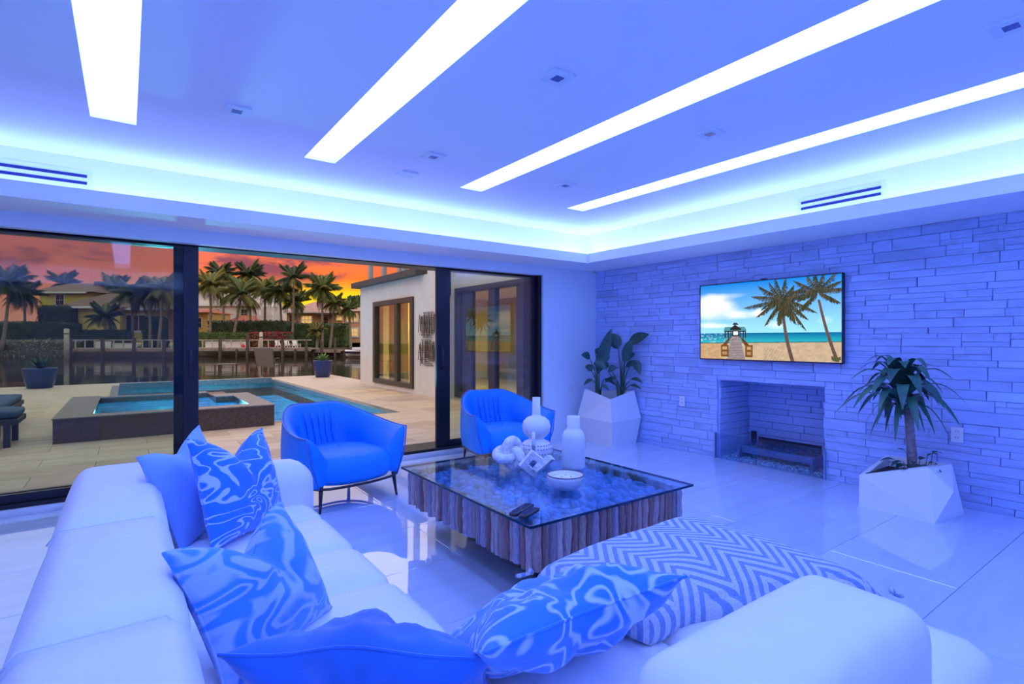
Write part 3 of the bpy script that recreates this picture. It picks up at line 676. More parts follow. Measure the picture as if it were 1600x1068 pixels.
# ---- armchairs
def make_chair(label, loc, rz):
    r = empty('armchair', loc, rz); tag(r, label, 'armchair', 'blue leather armchairs')
    hb = [(0, .36, .19), (.22, .345, .19), (.345, .22, .19), (.375, 0, .185), (.37, -.24, .175), (.335, -.345, .17)]
    ht = [(0, .43, .705), (.20, .42, .705), (.335, .26, .645), (.41, .03, .58), (.435, -.18, .548), (.43, -.34, .545)]
    def full(h): L_ = [(-x, y, z) for x, y, z in h[:0:-1]]+list(h); return crom(L_, 7)
    ob, ot = full(hb), full(ht); n = len(ob); P = []
    for i in range(n):
        b, t = ob[i], ot[i]; c = Vector((0, -.02, 0)); inw = Vector((-t.x, -(t.y+.02), 0)); 
        s = abs(2*i/(n-1)-1); inw = inw.normalized() if s < .75 else (inw.normalized()*(1-(s-.75)*3)+Vector((-math.copysign(1, t.x), 0, 0))*(s-.75)*3).normalized()
        mid = b.lerp(t, .5)+(-inw)*.018
        low = b.lerp(t, .12)+(-inw)*.012
        it = t+inw*.05+Vector((0, 0, -.012)); im = b.lerp(t, .62)+inw*.115; ib = Vector((b.x, b.y, .33))+inw*.115
        P.append([b, low, b.lerp(t, .3)+(-inw)*.018, mid, b.lerp(t, .8)+(-inw)*.008, t+Vector((0, 0, -.014)), t+inw*.006, t+inw*.022+Vector((0, 0, .004)), it, b.lerp(t, .82)+inw*.09, im, ib, ib+Vector((0, 0, -.1))])
    q = MB().grid(P, True, flip=True)
    for e in (0, n-1):                      # padded arm fronts
        row = P[e]; k = len(row); cen = sum(row, Vector())/k+Vector((0, -.03, 0)); fs = [(i, i+1, k) for i in range(k-1)]+[(k-1, 0, k)]
        q.add(row+[cen], [f[::-1] for f in fs] if e else fs, True)
    sh = q.build('shell', leather_blue, r, weld=True); md = sh.modifiers.new('smooth', 'SUBSURF'); md.levels = 1; md.render_levels = 1
    bpm = pm('blue_piping', (.03, .16, .55), .4, var=.1)
    for tp in ([p+Vector((0, 0, .002)) for p in ot], [ot[0], P[0][3]+Vector((0, -.012, 0)), P[0][0]], [ot[-1], P[-1][3]+Vector((0, -.012, 0)), P[-1][0]]): MB().tube(tp, .0055, 6).build('piping', bpm, sh)
    # gathered pleats on the inner back
    for k in range(-2, 3):
        x = k*.07; MB().tube([(x*.9, .335, .655), (x*.8, .295, .56), (x*.75, .275, .46), (x*.8, .26, .38)], [.003, .011, .011, .003], 6).build('pleat', leather_blue, sh)
    # seat
    Q = []; prof = [(.62, .18), (.93, .185), (1.0, .23), (1.0, .30), (.965, .345), (.86, .378), (.62, .395), (.32, .402), (.03, .404)]
    for rr, z_ in prof:
        row = []
        for k in range(41):
            a = 2*math.pi*k/40; ca, sa = math.cos(a), math.sin(a); ex = .55
            x = .345*math.copysign(abs(ca)**ex, ca); y = .33*math.copysign(abs(sa)**ex, sa)
            if y < 0: y = y*1.10-.055*(1-(x/.345)**2)
            row.append((x*rr, y*rr-.02, z_))
        Q.append(row)
    MB().grid(Q, True, flip=True).add(Q[0][:-1], [tuple(range(40))]).build('seat_cushion', leather_blue, r, weld=True)
    pl = [(-x, y, z) for x, y, z in hb[:0:-1]]+list(hb); pl = crom([(x*.985, y*.985, .172) for x, y, z in pl], 6)
    fr = [(.33-.066*k, -.36-.055*(1-(1-.2*k)**2), .172) for k in range(11)]
    MB().tube(list(pl)+[Vector(p) for p in fr[1:-1]], .010, 6, closed=True).build('base_rail', dark_leg, r)
    for x, y in ((-.31, -.33), (.31, -.33), (-.27, .30), (.27, .30)):
        MB().tube([(x, y, .19), (x*1.03, y*1.03, .09), (x*1.06, y*1.06, 0)], [.017, .013, .009], 10).build('leg', dark_leg, r)
    return r
make_chair('blue leather tub armchair in the open doorway beside the sofa arm', (1.385, 4.33, 0), R_(11))
make_chair('blue leather tub armchair behind the coffee table near the white planter', (3.10, 4.47, 0), R_(-10))

# ---- coffee table
TZ = .428; TX0, TX1, TY0, TY1 = 1.454, 2.642, 1.87, 3.25
ctx, cty = (TX0+TX1)/2, (TY0+TY1)/2
tb = empty('coffee_table', (ctx, cty, 0)); tag(tb, 'square coffee table of driftwood posts under a glass top', 'coffee table')
wx, wy = (TX1-TX0)/2, (TY1-TY0)/2
tg = glass('table_glass', (.80, .94, 1), 1.0)
MB().box(-wx, wx, -wy, wy, TZ-.013, TZ).build('glass_top', tg, tb, .0015, 1)
MB().box(-wx, wx, -wy, -wy+.003, TZ-.0125, TZ-.0005).build('glass_edge', pm('glass_edge', (.01, .05, .12), .15, var=.1), tb)
MB().box(-wx, -wx+.003, -wy, wy, TZ-.0125, TZ-.0005).build('glass_edge', MATS['glass_edge'], tb)
MB().box(wx-.003, wx, -wy, wy, TZ-.0125, TZ-.0005).build('glass_edge', MATS['glass_edge'], tb); MB().box(-wx, wx, wy-.003, wy, TZ-.0125, TZ-.0005).build('glass_edge', MATS['glass_edge'], tb)
wood = [pm('driftwood_%s' % n, c, .75, var=.3, vscale=9, bump=.6, bscale=3, stretch=(1, 1, .6), rand=.2) for n, c in (('tan', (.36, .24, .23)), ('grey', (.30, .26, .33)), ('brown', (.24, .14, .14)), ('pale', (.46, .35, .36)))]
log_var = []
for k in range(8):
    pts = []; rs = []; hz = .5
    for i in range(7):
        f = i/6; pts.append((rnd.uniform(-.06, .06), rnd.uniform(-.06, .06), f-.5)); rs.append(.5*rnd.uniform(.86, 1.06)*(.9 if i in (0, 6) else 1))
    q = MB(); q.add([(p[0]+r_*math.cos(2*math.pi*a/9), p[1]+r_*math.sin(2*math.pi*a/9), p[2]) for p, r_ in zip(pts, rs) for a in range(9)], [(i*9+a, i*9+(a+1) % 9, i*9+9+(a+1) % 9, i*9+9+a) for i in range(6) for a in range(9)], True); q.add([q.v[54+a] for a in range(9)], [tuple(range(9))]); q.add([q.v[a] for a in range(9)], [tuple(range(9))[::-1]])
    me = q.mesh('driftwood_post'); me.materials.append(wood[k % 4]); log_var.append(me)
def post(x, y, d, z0, z1): mk('driftwood_post', rnd.choice(log_var), None, tb, loc=(x, y, (z0+z1)/2), scale=(d, d, z1-z0), rot=(0, 0, rnd.random()*6.28))
ix, iy = wx-.05, wy-.05
for side in range(4):
    ln = 2*(iy if side % 2 else ix); p = -ln/2
    while p < ln/2-.02:
        d = rnd.uniform(.034, .056); c = p+d/2
        X, Y = ((c, -iy), (ix, c), (c, iy), (-ix, c))[side]
        post(X, Y, d*1.04, .195+rnd.uniform(-.012, .014), TZ-.016-rnd.uniform(0, .012)); p += d
q = MB(); yy = -iy+.05
while yy < iy-.03:
    xx = -ix+.05
    while xx < ix-.03:
        d = rnd.uniform(.022, .03); zt = TZ-.03-rnd.uniform(0, .03); q.lathe([(d*.9, -.09), (d, -.02), (d*.8, 0), (d*.3, .006)], 8, (xx+rnd.uniform(-.01, .01), yy+rnd.uniform(-.01, .01), zt)); xx += d*1.9
    yy += .05
o = q.build('driftwood_ends', pm('cut_driftwood', (.20, .34, .58), .7, var=.3, vscale=14), tb); o['kind'] = 'stuff'  # blue ceiling reflection in the glass put into the wood colour
MB().box(-ix+.04, ix-.04, -iy+.04, iy-.04, .24, .30).build('frame', dark_leg, tb)
MB().box(-.30, .30, -.36, .36, 0, .24).build('plinth', dark_leg, tb, .01, 1)

# objects on the table
r = empty('gourd_vase', (2.246, 2.823, TZ), R_(-38)); tag(r, 'white double-gourd ceramic vase with tall neck and dotted lower bulb', 'vase')
pr = [(.05, 0), (.085, .012), (.108, .045), (.113, .075), (.108, .11), (.085, .142), (.052, .158), (.05, .168), (.07, .182), (.09, .21), (.096, .245), (.088, .28), (.062, .306), (.032, .316), (.028, .33), (.027, .44), (.023, .44), (.022, .36)]
b = MB().lathe(pr, 40).build('body', ceramic, r)
q = MB(); hx = 0
q.tube([(-.02, -.078, .215), (-.02, -.125, .205), (-.02, -.13, .16), (-.02, -.105, .115)], .012, 10); q.build('handle', ceramic, b)
q = MB(); dots = pm('grey_glaze_dots', (.30, .36, .58), .5, var=.2)
for z_, rr, n in ((.045, .1085, 34), (.075, .1135, 36), (.105, .1095, 34), (.128, .098, 30)):
    for k in range(n):
        a = 2*math.pi*k/n; c = Vector((rr*math.cos(a), rr*math.sin(a), z_)); tt = Vector((-math.sin(a), math.cos(a), 0)); up = Vector((0, 0, 1)); nn = Vector((math.cos(a), math.sin(a), 0))
        q.add([c+nn*.0015+tt*.005+up*.004, c+nn*.0015-tt*.005+up*.004, c+nn*.0015-tt*.005-up*.004, c+nn*.0015+tt*.005-up*.004, c-nn*.002], [(0, 1, 2, 3), (0, 4, 1), (1, 4, 2), (2, 4, 3), (3, 4, 0)])
o = q.build('dot_pattern', dots, b); o['kind'] = 'stuff'
r = empty('bottle_vase', (2.34, 2.557, TZ)); tag(r, 'white bottle-shaped ceramic vase behind the candle bowl', 'vase')
MB().lathe([(.064, 0), (.072, .006), (.075, .02), (.075, .19), (.072, .215), (.06, .24), (.045, .255), (.041, .265), (.041, .335), (.037, .337), (.035, .33), (.034, .27)], 40).build('body', ceramic, r)
r = empty('candle_bowl', (1.985, 2.235, TZ)); tag(r, 'round white ceramic candle bowl with dark rim and wax', 'candle')
MB().lathe([(.055, 0), (.068, .006), (.09, .03), (.101, .06), (.103, .078), (.099, .080), (.095, .07), (.09, .055)], 40).build('bowl', ceramic, r)
MB().tube([(.101*math.cos(2*math.pi*k/40), .101*math.sin(2*math.pi*k/40), .079) for k in range(40)], .0035, 6, closed=True).build('rim', pm('brown_rim', (.15, .09, .12), .4, var=.2), r)
w_ = MB().lathe([(.0945, .05), (.0945, .063), (.03, .064), (.002, .064)], 40).build('wax', pm('wax', (.82, .84, .86), .5, var=.03), r)
for x, y in ((-.03, 0), (.02, .02), (.02, -.025)): MB().tube([(x, y, .063), (x+.001, y, .074)], .0014, 6).build('wick', dark_leg, w_)
travertine = pm('speckled_travertine', (.80, .80, .82), .65, var=.22, vscale=45, bump=.4, bscale=60)
r = empty('knot_sculpture', (1.965, 2.735, TZ), R_(-30)); tag(r, 'white speckled stone knot sculpture left of the gourd vase', 'sculpture')
kp = []
for i in range(96):
    t = 2*math.pi*i/96; kp.append(Vector((math.sin(t)+2*math.sin(2*t), math.cos(t)-2*math.cos(2*t), -1.15*math.sin(3*t)))*.028)
M_ = Matrix.Rotation(R_(66), 3, 'X') @ Matrix.Rotation(R_(35), 3, 'Z'); kp = [M_ @ p for p in kp]; zmin = min(p.z for p in kp)-.032
MB().tube([p-Vector((0, 0, zmin)) for p in kp], .032, 14, closed=True).build('knot', travertine, r)
r = empty('link_sculpture', (2.01, 2.51, TZ), R_(-38)); tag(r, 'white stone sculpture of two interlocked square links', 'sculpture')
def ring(T):
    q = MB(); a, b = .042, .036
    for c, d in (((-a, 0, 0), (b, b, 2*a+b)), ((a, 0, 0), (b, b, 2*a+b)), ((0, 0, -a), (2*a-b, b, b)), ((0, 0, a), (2*a-b, b, b))): q.cbox(Vector(c), d)
    q.v = [tuple(T @ Vector(v)) for v in q.v]; return q
q = ring(Matrix.Translation((-.03, 0, .084)) @ Matrix.Rotation(R_(40), 4, 'Y') @ Matrix.Rotation(R_(15), 4, 'Z')); q.build('link', travertine, r, weld=True)
q = ring(Matrix.Translation((.035, -.005, .084)) @ Matrix.Rotation(R_(48), 4, 'Y') @ Matrix.Rotation(R_(72), 4, 'Z')); q.build('link', travertine, r, weld=True)
rem = pm('remote_plastic', (.008, .01, .025), .3, var=.2)
for lab_, x, y, rz, ln in (('long black television remote lying on the glass table corner', 1.545, 2.055, 24, .185), ('second thinner black remote control nearest the table corner', 1.545, 1.995, 24, .15)):
    r = empty('remote_control', (x, y, TZ+.001), R_(rz)); tag(r, lab_, 'remote control', 'remote controls on the table')
    b = mk('body', puff(-ln/2, ln/2, -.022, .022, 0, .02, r=.009, n=6, top=.002, side=.002), rem, r)
    q = MB()
    for i in range(10):
        for j in (-1, 0, 1): q.lathe([(.0035, .020), (.0035, .0235), (.002, .0245)], 6, (-ln*.36+i*ln*.075, j*.011, 0))
    q.build('buttons', pm('remote_keys', (.05, .07, .2), .5, var=.2), b)

# ---- planters and plants
soil_m = pm('potting_soil', (.05, .04, .045), .9, var=.4, vscale=40, bump=.8, bscale=50)
def planter(name, label, V, Fs, rim, soil_z, inset=.035):
    c = sum((Vector(v) for v in V), Vector())/len(V); c.z = 0; r = empty(name, c); tag(r, label, 'planter')
    V = [Vector(v)-c for v in V]; q = MB(); q.add(V, Fs)
    R0 = [V[i] for i in rim]; cc = sum(R0, Vector())/len(R0); n = len(rim)
    R1 = [p+(Vector((cc.x, cc.y, p.z))-p).normalized()*inset for p in R0]; R2 = [Vector((p.x, p.y, soil_z-.02)) for p in R1]
    q.add(R0+R1+R2, [(i, (i+1) % n, n+(i+1) % n, n+i) for i in range(n)]+[(n+i, n+(i+1) % n, 2*n+(i+1) % n, 2*n+i) for i in range(n)])
    me = q.mesh('body'); bm = bmesh.new(); bm.from_mesh(me); bmesh.ops.remove_doubles(bm, verts=bm.verts, dist=1e-5); bmesh.ops.recalc_face_normals(bm, faces=bm.faces); bm.to_mesh(me); bm.free()
    mk('body', me, planter_m, r)
    top = [Vector((p.x, p.y, soil_z)) for p in R1]; bot = [p-Vector((0, 0, .05)) for p in top]
    MB().add(top+bot, [tuple(range(n)), tuple(range(n, 2*n))[::-1]]+[(i, n+i, n+(i+1) % n, (i+1) % n) for i in range(n)]).build('soil', soil_m, r)
b0, b1, b2, b3 = (4.49, 1.727, 0), (4.47, 1.255, 0), (4.90, 1.20, 0), (5.0, 1.68, 0)
t0, t1, t2, t3, mm = (4.50, 1.727, .235), (4.55, 1.31, .362), (4.90, 1.27, .346), (4.97, 1.71, .33), (4.58, 1.18, .22)
planter('faceted_planter', 'low white faceted planter holding the corn plant', [b0, b1, b2, b3, t0, t1, t2, t3, mm],
        [(0, 1, 4), (4, 1, 5), (5, 1, 8), (8, 1, 2), (8, 2, 6), (5, 8, 6), (6, 2, 3, 7), (7, 3, 0, 4), (3, 2, 1, 0)], [4, 5, 6, 7], .25, .045)
V = [(4.61, 4.37, 0), (5.04, 4.38, 0), (5.03, 4.88, 0), (4.64, 4.88, 0),
     (4.53, 4.30, .30), (5.07, 4.33, .31), (5.06, 4.93, .3), (4.57, 4.92, .30),
     (4.62, 4.40, .552), (5.03, 4.40, .632), (5.0, 4.86, .60), (4.64, 4.86, .64)]
planter('faceted_planter', 'tall white faceted planter in the corner with bird-of-paradise plant', V,
        [(0, 1, 5), (0, 5, 4), (4, 5, 8), (8, 5, 9), (1, 2, 6), (1, 6, 5), (5, 6, 9), (9, 6, 10), (2, 3, 6), (3, 7, 6), (6, 7, 10), (10, 7, 11), (3, 0, 7), (7, 0, 4), (7, 4, 8), (7, 8, 11), (3, 2, 1, 0)], [8, 9, 10, 11], .50)
def leafmat(name, a, b, rough=.35): return pm(name, a, rough, var=.0, base2=b, vscale=7, bump=.15, bscale=40, stretch=(1, 1, 1))
leaf_dark = leafmat('dark_leaf', (.035, .13, .09), (.015, .06, .06)); leaf_mid = leafmat('corn_plant_leaf', (.05, .19, .11), (.02, .08, .07)); stem_m = leafmat('plant_stem', (.06, .16, .08), (.03, .08, .06))
def blade(p0, p1, width, sag, nrm=None, n=8, fold=.25, peak=.45, tipdrop=0):
    """Leaf blade from p0 to p1 with a sagging midrib and folded halves."""
    p0, p1 = Vector(p0), Vector(p1); d = p1-p0; ln = d.length; ax = d.normalized(); side = ax.cross(nrm if nrm else Vector((0, 0, 1)))
    if side.length < .05: side = ax.cross(Vector((.6, -.8, 0)))
    side.normalize(); up = side.cross(ax); P = []
    for i in range(n+1):
        f = i/n; w = width/2*(math.sin(math.pi*f**(math.log(.5)/math.log(peak))))**.75 if 0 < f < 1 else width*.03
        c = p0+d*f+Vector((0, 0, sag*math.sin(math.pi*f)-tipdrop*f**3))
        P.append([c-side*w+up*fold*w, c-side*w*.5+up*fold*w*.35, c, c+side*w*.5+up*fold*w*.35, c+side*w+up*fold*w])
    return MB().grid(P, True)
# bird of paradise
bp_root = Vector((4.82, 4.62, .50)); r = empty('bird_of_paradise_plant', bp_root); tag(r, 'dark green bird-of-paradise plant with broad paddle leaves', 'plant')
def bpos(px, py, dt):
    p = far(px, py, 6.57+dt)
    if p.x > 5.0: p = far(px, py, (6.57+dt)*5.0/p.x)
    return p-bp_root
specs = [((933, 585), (955, 512), .15, 0, 934), ((922, 560), (908, 552), .09, -.1, 934), ((925, 580), (915, 569), .09, .1, 934), ((928, 566), (948, 575), .1, -.15, 934), ((938, 565), (952, 553), .12, .1, 938),
         ((966, 545), (952, 519), .17, .1, 970), ((982, 538), (1014, 520), .13, -.05, 972), ((975, 566), (986, 528), .12, -.12, 972), ((972, 562), (992, 551), .13, .12, 972), ((990, 562), (1000, 583), .11, -.1, 974),
         ((978, 572), (996, 566), .08, .15, 974), ((926, 593), (912, 600), .05, .05, 936), ((944, 592), (962, 600), .05, .1, 936), ((950, 580), (965, 572), .08, 0, 966), ((986, 592), (1004, 596), .05, .05, 974),
         ((952, 572), (934, 569), .1, .14, 968), ((962, 590), (945, 596), .05, .12, 968), ((984, 602), (1002, 606), .04, .1, 974), ((940, 602), (952, 608), .045, -.1, 938), ((930, 545), (944, 560), .1, .05, 936)]
for k, (a, b, w, dt, bx) in enumerate(specs):
    A, B = bpos(*a, dt*.6), bpos(*b, dt); base = Vector((bpos(bx, 640, 0).x, bpos(bx, 640, 0).y, -.03))+Vector((rnd.uniform(-.02, .02), rnd.uniform(-.02, .02), 0))
    base.x = max(-.13, min(.13, base.x)); base.y = max(-.15, min(.15, base.y)); mid = base.lerp(A, .55); mid = Vector((base.x*.75+A.x*.25, base.y*.75+A.y*.25, mid.z+.03))
    s = MB().tube(crom([base, mid, A], 5), [.011-.007*i/10 for i in range(11)], 7).build('stem', stem_m, r)
    up = Vector((-.55, -.75, .35))
    blade(A, B, w, .015, nrm=up, fold=.28, peak=.42, tipdrop=.015).build('leaf', leaf_dark, s)
# corn plant
cp_root = Vector((4.73, 1.46, .25)); r = empty('corn_plant', cp_root); tag(r, 'corn plant with thick cane and arching striped leaves', 'plant')
bark = pm('cane_bark', (.30, .24, .25), .8, var=.35, vscale=25, bump=.5, bscale=40, stretch=(1, 1, 2))
MB().tube([(0, 0, -.03), (-.003, .004, .15), (-.012, .012, .32), (-.022, .02, .49)], [.032, .031, .029, .028], 14).build('cane', bark, r)
hd = Vector((-.04, .055, .45)); MB().tube([hd, hd+Vector((-.005, .01, .12)), hd+Vector((-.01, .01, .27))], [.022, .03, .016], 10).build('crown_stem', stem_m, r)
for k in range(54):
    f = k/53; az = k*2.39996; el = R_(-8+66*f**1.2)+rnd.uniform(-.12, .12); ln = rnd.uniform(.38, .50)*(1-.3*f)*(.6 if f < .2 else 1)
    b = hd+Vector((rnd.uniform(-.01, .01), rnd.uniform(-.01, .01), .0+.24*f)); d = Vector((math.cos(az)*math.cos(el), math.sin(az)*math.cos(el), math.sin(el)))
    if d.x > .3: ln *= .75
    tip = b+d*ln; tip.x = min(tip.x, .27); tip.z -= .02+.06*rnd.random()
    blade(b, tip, rnd.uniform(.062, .09)*(.55 if f < .2 else 1), .06+.05*abs(math.cos(el)), fold=.2, peak=.5, n=10, tipdrop=.04+.07*rnd.random()).build('leaf', leaf_mid, r)
r = empty('pothos_plant', (4.71, 1.44, .25)); tag(r, 'small leafy pothos growing around the cane of the corn plant', 'plant')
for k in range(26):
    az = rnd.uniform(0, 6.28); d = rnd.uniform(.02, .12); b = Vector((d*math.cos(az), d*math.sin(az), 0)); ln = rnd.uniform(.06, .10)
    h_ = rnd.uniform(.03, .12) if k > 2 else .17
    s = MB().tube([b, b+Vector((0, 0, h_*.6)), b+Vector((.01*math.cos(az), .01*math.sin(az), h_))], .0025, 5).build('stem', stem_m, r)
    A = b+Vector((.01*math.cos(az), .01*math.sin(az), h_)); blade(A, A+Vector((math.cos(az)*ln, math.sin(az)*ln, rnd.uniform(-.03, .035))), ln*.62, .012, peak=.38, n=6).build('leaf', leaf_dark, s)

# ================================================================== OUTSIDE
# ---- patio deck, pool, spa
trav = pm('travertine_paver', (.50, .36, .275), .6, var=.16, vscale=2.5, bump=.25, bscale=14, stretch=(1, 3, 1), rand=.10)
trav2 = pm('travertine_paver_pale', (.56, .43, .34), .6, var=.16, vscale=2.5, bump=.25, bscale=14, stretch=(1, 3, 1))
PX0, PX1, PY0, PY1 = -.32, 3.85, 8.62, 18.1
DX0, DX1, DY1 = -14.0, 5.92, 19.35
m = MB(); m.box(DX0, 5.8, 5.55, PY0, -.5, -.03); m.box(DX0, PX0, PY0, DY1, -.5, -.03); m.box(PX1, DX1, PY0, DY1, -.5, -.03); m.box(PX0, PX1, PY1, DY1, -.5, -.03)
m.box(DX0, DX1, DY1-.3, DY1, -2.5, -.5)
deck = struct(m.build('patio_deck', pm('deck_bed', (.35, .28, .23), .8, var=.1)), 'travertine pool deck')
pv = MB().box(-.4535, .4535, -.2235, .2235, -.03, 0).mesh('paver', .003, 1); pv2 = pv.copy(); pv.materials.append(trav); pv2.materials.append(trav2)
restp = MB()
for j in range(31):
    y = 5.62+.225+.45*j
    for i in range(-15, 7):
        x = i*.91+(.455 if j % 2 else 0)+.2
        lim = 5.8 if y < 14.9 else DX1
        if y+.22 > DY1 or x-.45 > lim-.03: continue
        if x+.4535 > lim: restp.box(x-.4535, lim, y-.2235, y+.2235, -.03, 0); continue
        if x+.455 > PX0 and x-.455 < PX1 and y+.225 > PY0 and y-.225 < PY1:
            a = [(x-.4535, min(x+.4535, PX0)), (max(x-.4535, PX1), x+.4535)]
            if y-.225 < PY0-.06: restp.box(max(x-.4535, PX0) if x-.4535 < PX0 else x-.4535, min(x+.4535, PX1), y-.2235, PY0, -.03, 0)
            if y+.225 > PY1+.06: restp.box(max(x-.4535, PX0), min(x+.4535, PX1), PY1, y+.2235, -.03, 0)
            for p, q_ in a:
                if q_-p > .03: restp.box(p, q_, y-.2235, y+.2235, -.03, 0)
            continue
        if y < 13.5 and x > -2.4: mk('paver', rnd.choice((pv, pv2)), None, deck, loc=(x, y, 0))
        else: restp.box(x-.4535, x+.4535, y-.2235, y+.2235, -.03, 0)
o = restp.build('pavers', trav2, deck); o['kind'] = 'stuff'
mosaic = pm('dark_glass_mosaic', (.10, .075, .065), .25, base2=(.03, .022, .02), vscale=42, spec=.6)
mosaic_rim = pm('blue_grey_mosaic', (.20, .23, .25), .3, base2=(.05, .07, .09), vscale=38)
plaster = pm('pool_plaster', (.07, .62, .95), .6, var=.30, vscale=4)  # mottled tone imitates caustics: rippling light put into the plaster colour
pool = struct(empty('swimming_pool', (0, 0, 0)), 'swimming pool with blue plaster and dark mosaic edge'); WZ = -.09
m = MB(); m.box(PX0, PX1, PY0, PY1, -1.35, -1.25); m.box(PX0-.2, PX0, PY0, PY1, -1.3, -.22); m.box(PX1, PX1+.2, PY0, PY1, -1.3, -.22); m.box(PX0-.2, PX1+.2, PY0-.2, PY0, -1.3, -.22); m.box(PX0-.2, PX1+.2, PY1, PY1+.2, -1.3, -.22)
m.build('basin', plaster, pool)
m = MB(); b = .16
m.box(PX0, PX0+b, PY0, PY1, -.24, .002); m.box(PX1-b, PX1, PY0, PY1, -.24, .002); m.box(PX0+b, PX1-b, PY0, PY0+b, -.24, .002); m.box(PX0+b, PX1-b, PY1-b, PY1, -.24, .06)
m.build('mosaic_edge', mosaic_rim, pool, .006, 1)
pool_water = water('pool_water', (.50, .92, 1.0), 3.2, .9, .38, stretch=(.8, 1.6, 1))
MB().box(PX0+.15, PX1-.15, PY0+.15, PY1-.15, WZ-.004, WZ).build('water', pool_water, pool)
SPX0, SPX1, SPY0, SPY1, SPZ = -.72, 1.76, 8.40, 11.4, .292
spa = struct(empty('spa', (0, 0, 0)), 'raised hot tub clad in dark mosaic'); m = MB()
m.box(SPX0, SPX1, SPY0, SPY0+.28, -.6, SPZ); m.box(SPX0, SPX0+.36, SPY0+.28, SPY1, -.6, SPZ); m.box(SPX0+.36, SPX1-.55, SPY1-.25, SPY1, -.6, SPZ-.02)
m.box(SPX1-.28, SPX1, SPY0+.28, SPY0+1.7, -.6, SPZ); m.box(SPX1-.55, SPX1, SPY0+1.7, SPY0+2.2, -.6, SPZ); m.box(SPX1-.55, SPX1-.28, SPY0+2.2, SPY1, -.6, SPZ-.02)
m.build('mosaic_wall', mosaic, spa)
m = MB(); m.box(SPX0-.01, SPX1+.01, SPY0-.01, SPY0+.29, SPZ, SPZ+.015); m.box(SPX0-.01, SPX0+.37, SPY0+.29, SPY1, SPZ, SPZ+.015); m.box(SPX1-.29, SPX1+.01, SPY0+.29, SPY0+1.7, SPZ, SPZ+.015); m.box(SPX1-.56, SPX1+.01, SPY0+1.7, SPY0+2.2, SPZ, SPZ+.015); m.box(SPX0+.37, SPX1-.56, SPY1-.25, SPY1, SPZ-.02, SPZ)
m.build('coping', mosaic_rim, spa)
m = MB(); m.box(SPX0+.36, SPX0+.37, SPY0+.28, SPY1-.25, -.6, .2); m.box(SPX0+.36, SPX1-.55, SPY1-.26, SPY1-.25, -.6, .2); m.box(SPX1-.29, SPX1-.28, SPY0+.28, SPY0+1.7, -.6, .2); m.box(SPX1-.56, SPX1-.55, SPY0+1.7, SPY1-.25, -.6, .2); m.box(SPX1-.55, SPX1-.28, SPY0+1.69, SPY0+1.70, -.6, .2); m.build('lining', plaster, spa)
MB().box(SPX0+.3, SPX1-.25, SPY0+.25, SPY1-.2, -.7, -.6).build('floor_plaster', plaster, spa)
m = MB(); m.box(SPX0+.36, SPX1-.28, SPY0+.28, SPY0+.7, -.6, -.12); m.box(SPX0+.36, SPX1-.6, SPY1-.7, SPY1-.25, -.6, -.12); m.build('bench', plaster, spa)
MB().box(SPX0+.35, SPX1-.27, SPY0+.27, SPY0+1.71, SPZ-.085, SPZ-.08).add([], []).box(SPX0+.35, SPX1-.54, SPY0+1.71, SPY1-.24, SPZ-.085, SPZ-.08).build('water', pool_water, spa)
# underwater pool lamps
def pool_lamp(par, loc, aim, power, size):
    d = Vector(aim).normalized(); rot = d.to_track_quat('-Z', 'Y').to_euler()
    r = MB().lathe([(.11, -.03), (.11, -.01), (.09, 0)], 20).build('pool_light', emis('pool_lamp_lens', (.75, .95, 1), 2.5), par); r.location = loc; r.rotation_euler = rot
    l = bpy.data.lights.new('pool_lamp', 'AREA'); l.energy = power; l.size = size; l.color = (.7, .92, 1); l.spread = R_(85); lo = bpy.data.objects.new('pool_lamp', l); col.objects.link(lo); lo.parent = r; lo.location = (0, 0, -.05)
pool_lamp(pool, (1.0, PY1-.04, -.45), (0, -1, -.9), 230, .25)
pool_lamp(pool, (2.9, PY0+.04, -.45), (0, 1, -.9), 230, .25)
pool_lamp(pool, (PX1-.04, 13.5, -.45), (-1, 0, -.9), 230, .25)
pool_lamp(spa, (.5, SPY1-.3, -.05), (0, -1, -.3), 120, .2)

# pots
pot_m = pm('blue_glazed_pot', (.012, .035, .16), .25, var=.3, vscale=20, bump=.2, bscale=50)
agave = leafmat('agave_leaf', (.22, .42, .10), (.10, .24, .06)); agave_d = leafmat('agave_leaf_dark', (.05, .12, .06), (.02, .06, .04))
def pot(label, plabel, loc, rr, hh, lm):
    r = empty('garden_pot', loc); tag(r, label, 'pot', 'glazed pots at the seawall')
    MB().lathe([(rr*.66, 0), (rr*.74, .02), (rr*.9, hh*.45), (rr, hh*.96), (rr, hh), (rr*.93, hh), (rr*.9, hh*.9)], 32).build('body', pot_m, r); MB().lathe([(rr*.91, hh*.86), (rr*.9, hh*.9), (.02, hh*.91)], 24).build('soil', soil_m, r)
    p = empty('agave_plant', Vector(loc)+Vector((0, 0, hh*.9))); tag(p, plabel, 'plant', 'agaves in pots')
    for k in range(22):
        az = k*2.4; el = R_(20+50*(k/21)); ln = rr*rnd.uniform(.95, 1.2); d = Vector((math.cos(az)*math.cos(el), math.sin(az)*math.cos(el), math.sin(el)))
        blade(d*.02, d*ln, rr*.24, .03, n=5, peak=.35, fold=.5).build('leaf', lm, p)
pot('deep blue glazed pot on the deck corner by the canal', 'bright green agave in the blue pot at the deck corner', (5.31, 18.15, 0), .31, .56, agave)
pot('deep blue glazed pot seen through the left glass door', 'dark spiky plant in the pot behind the left glass door', (-1.82, 18.35, 0), .36, .52, agave_d)

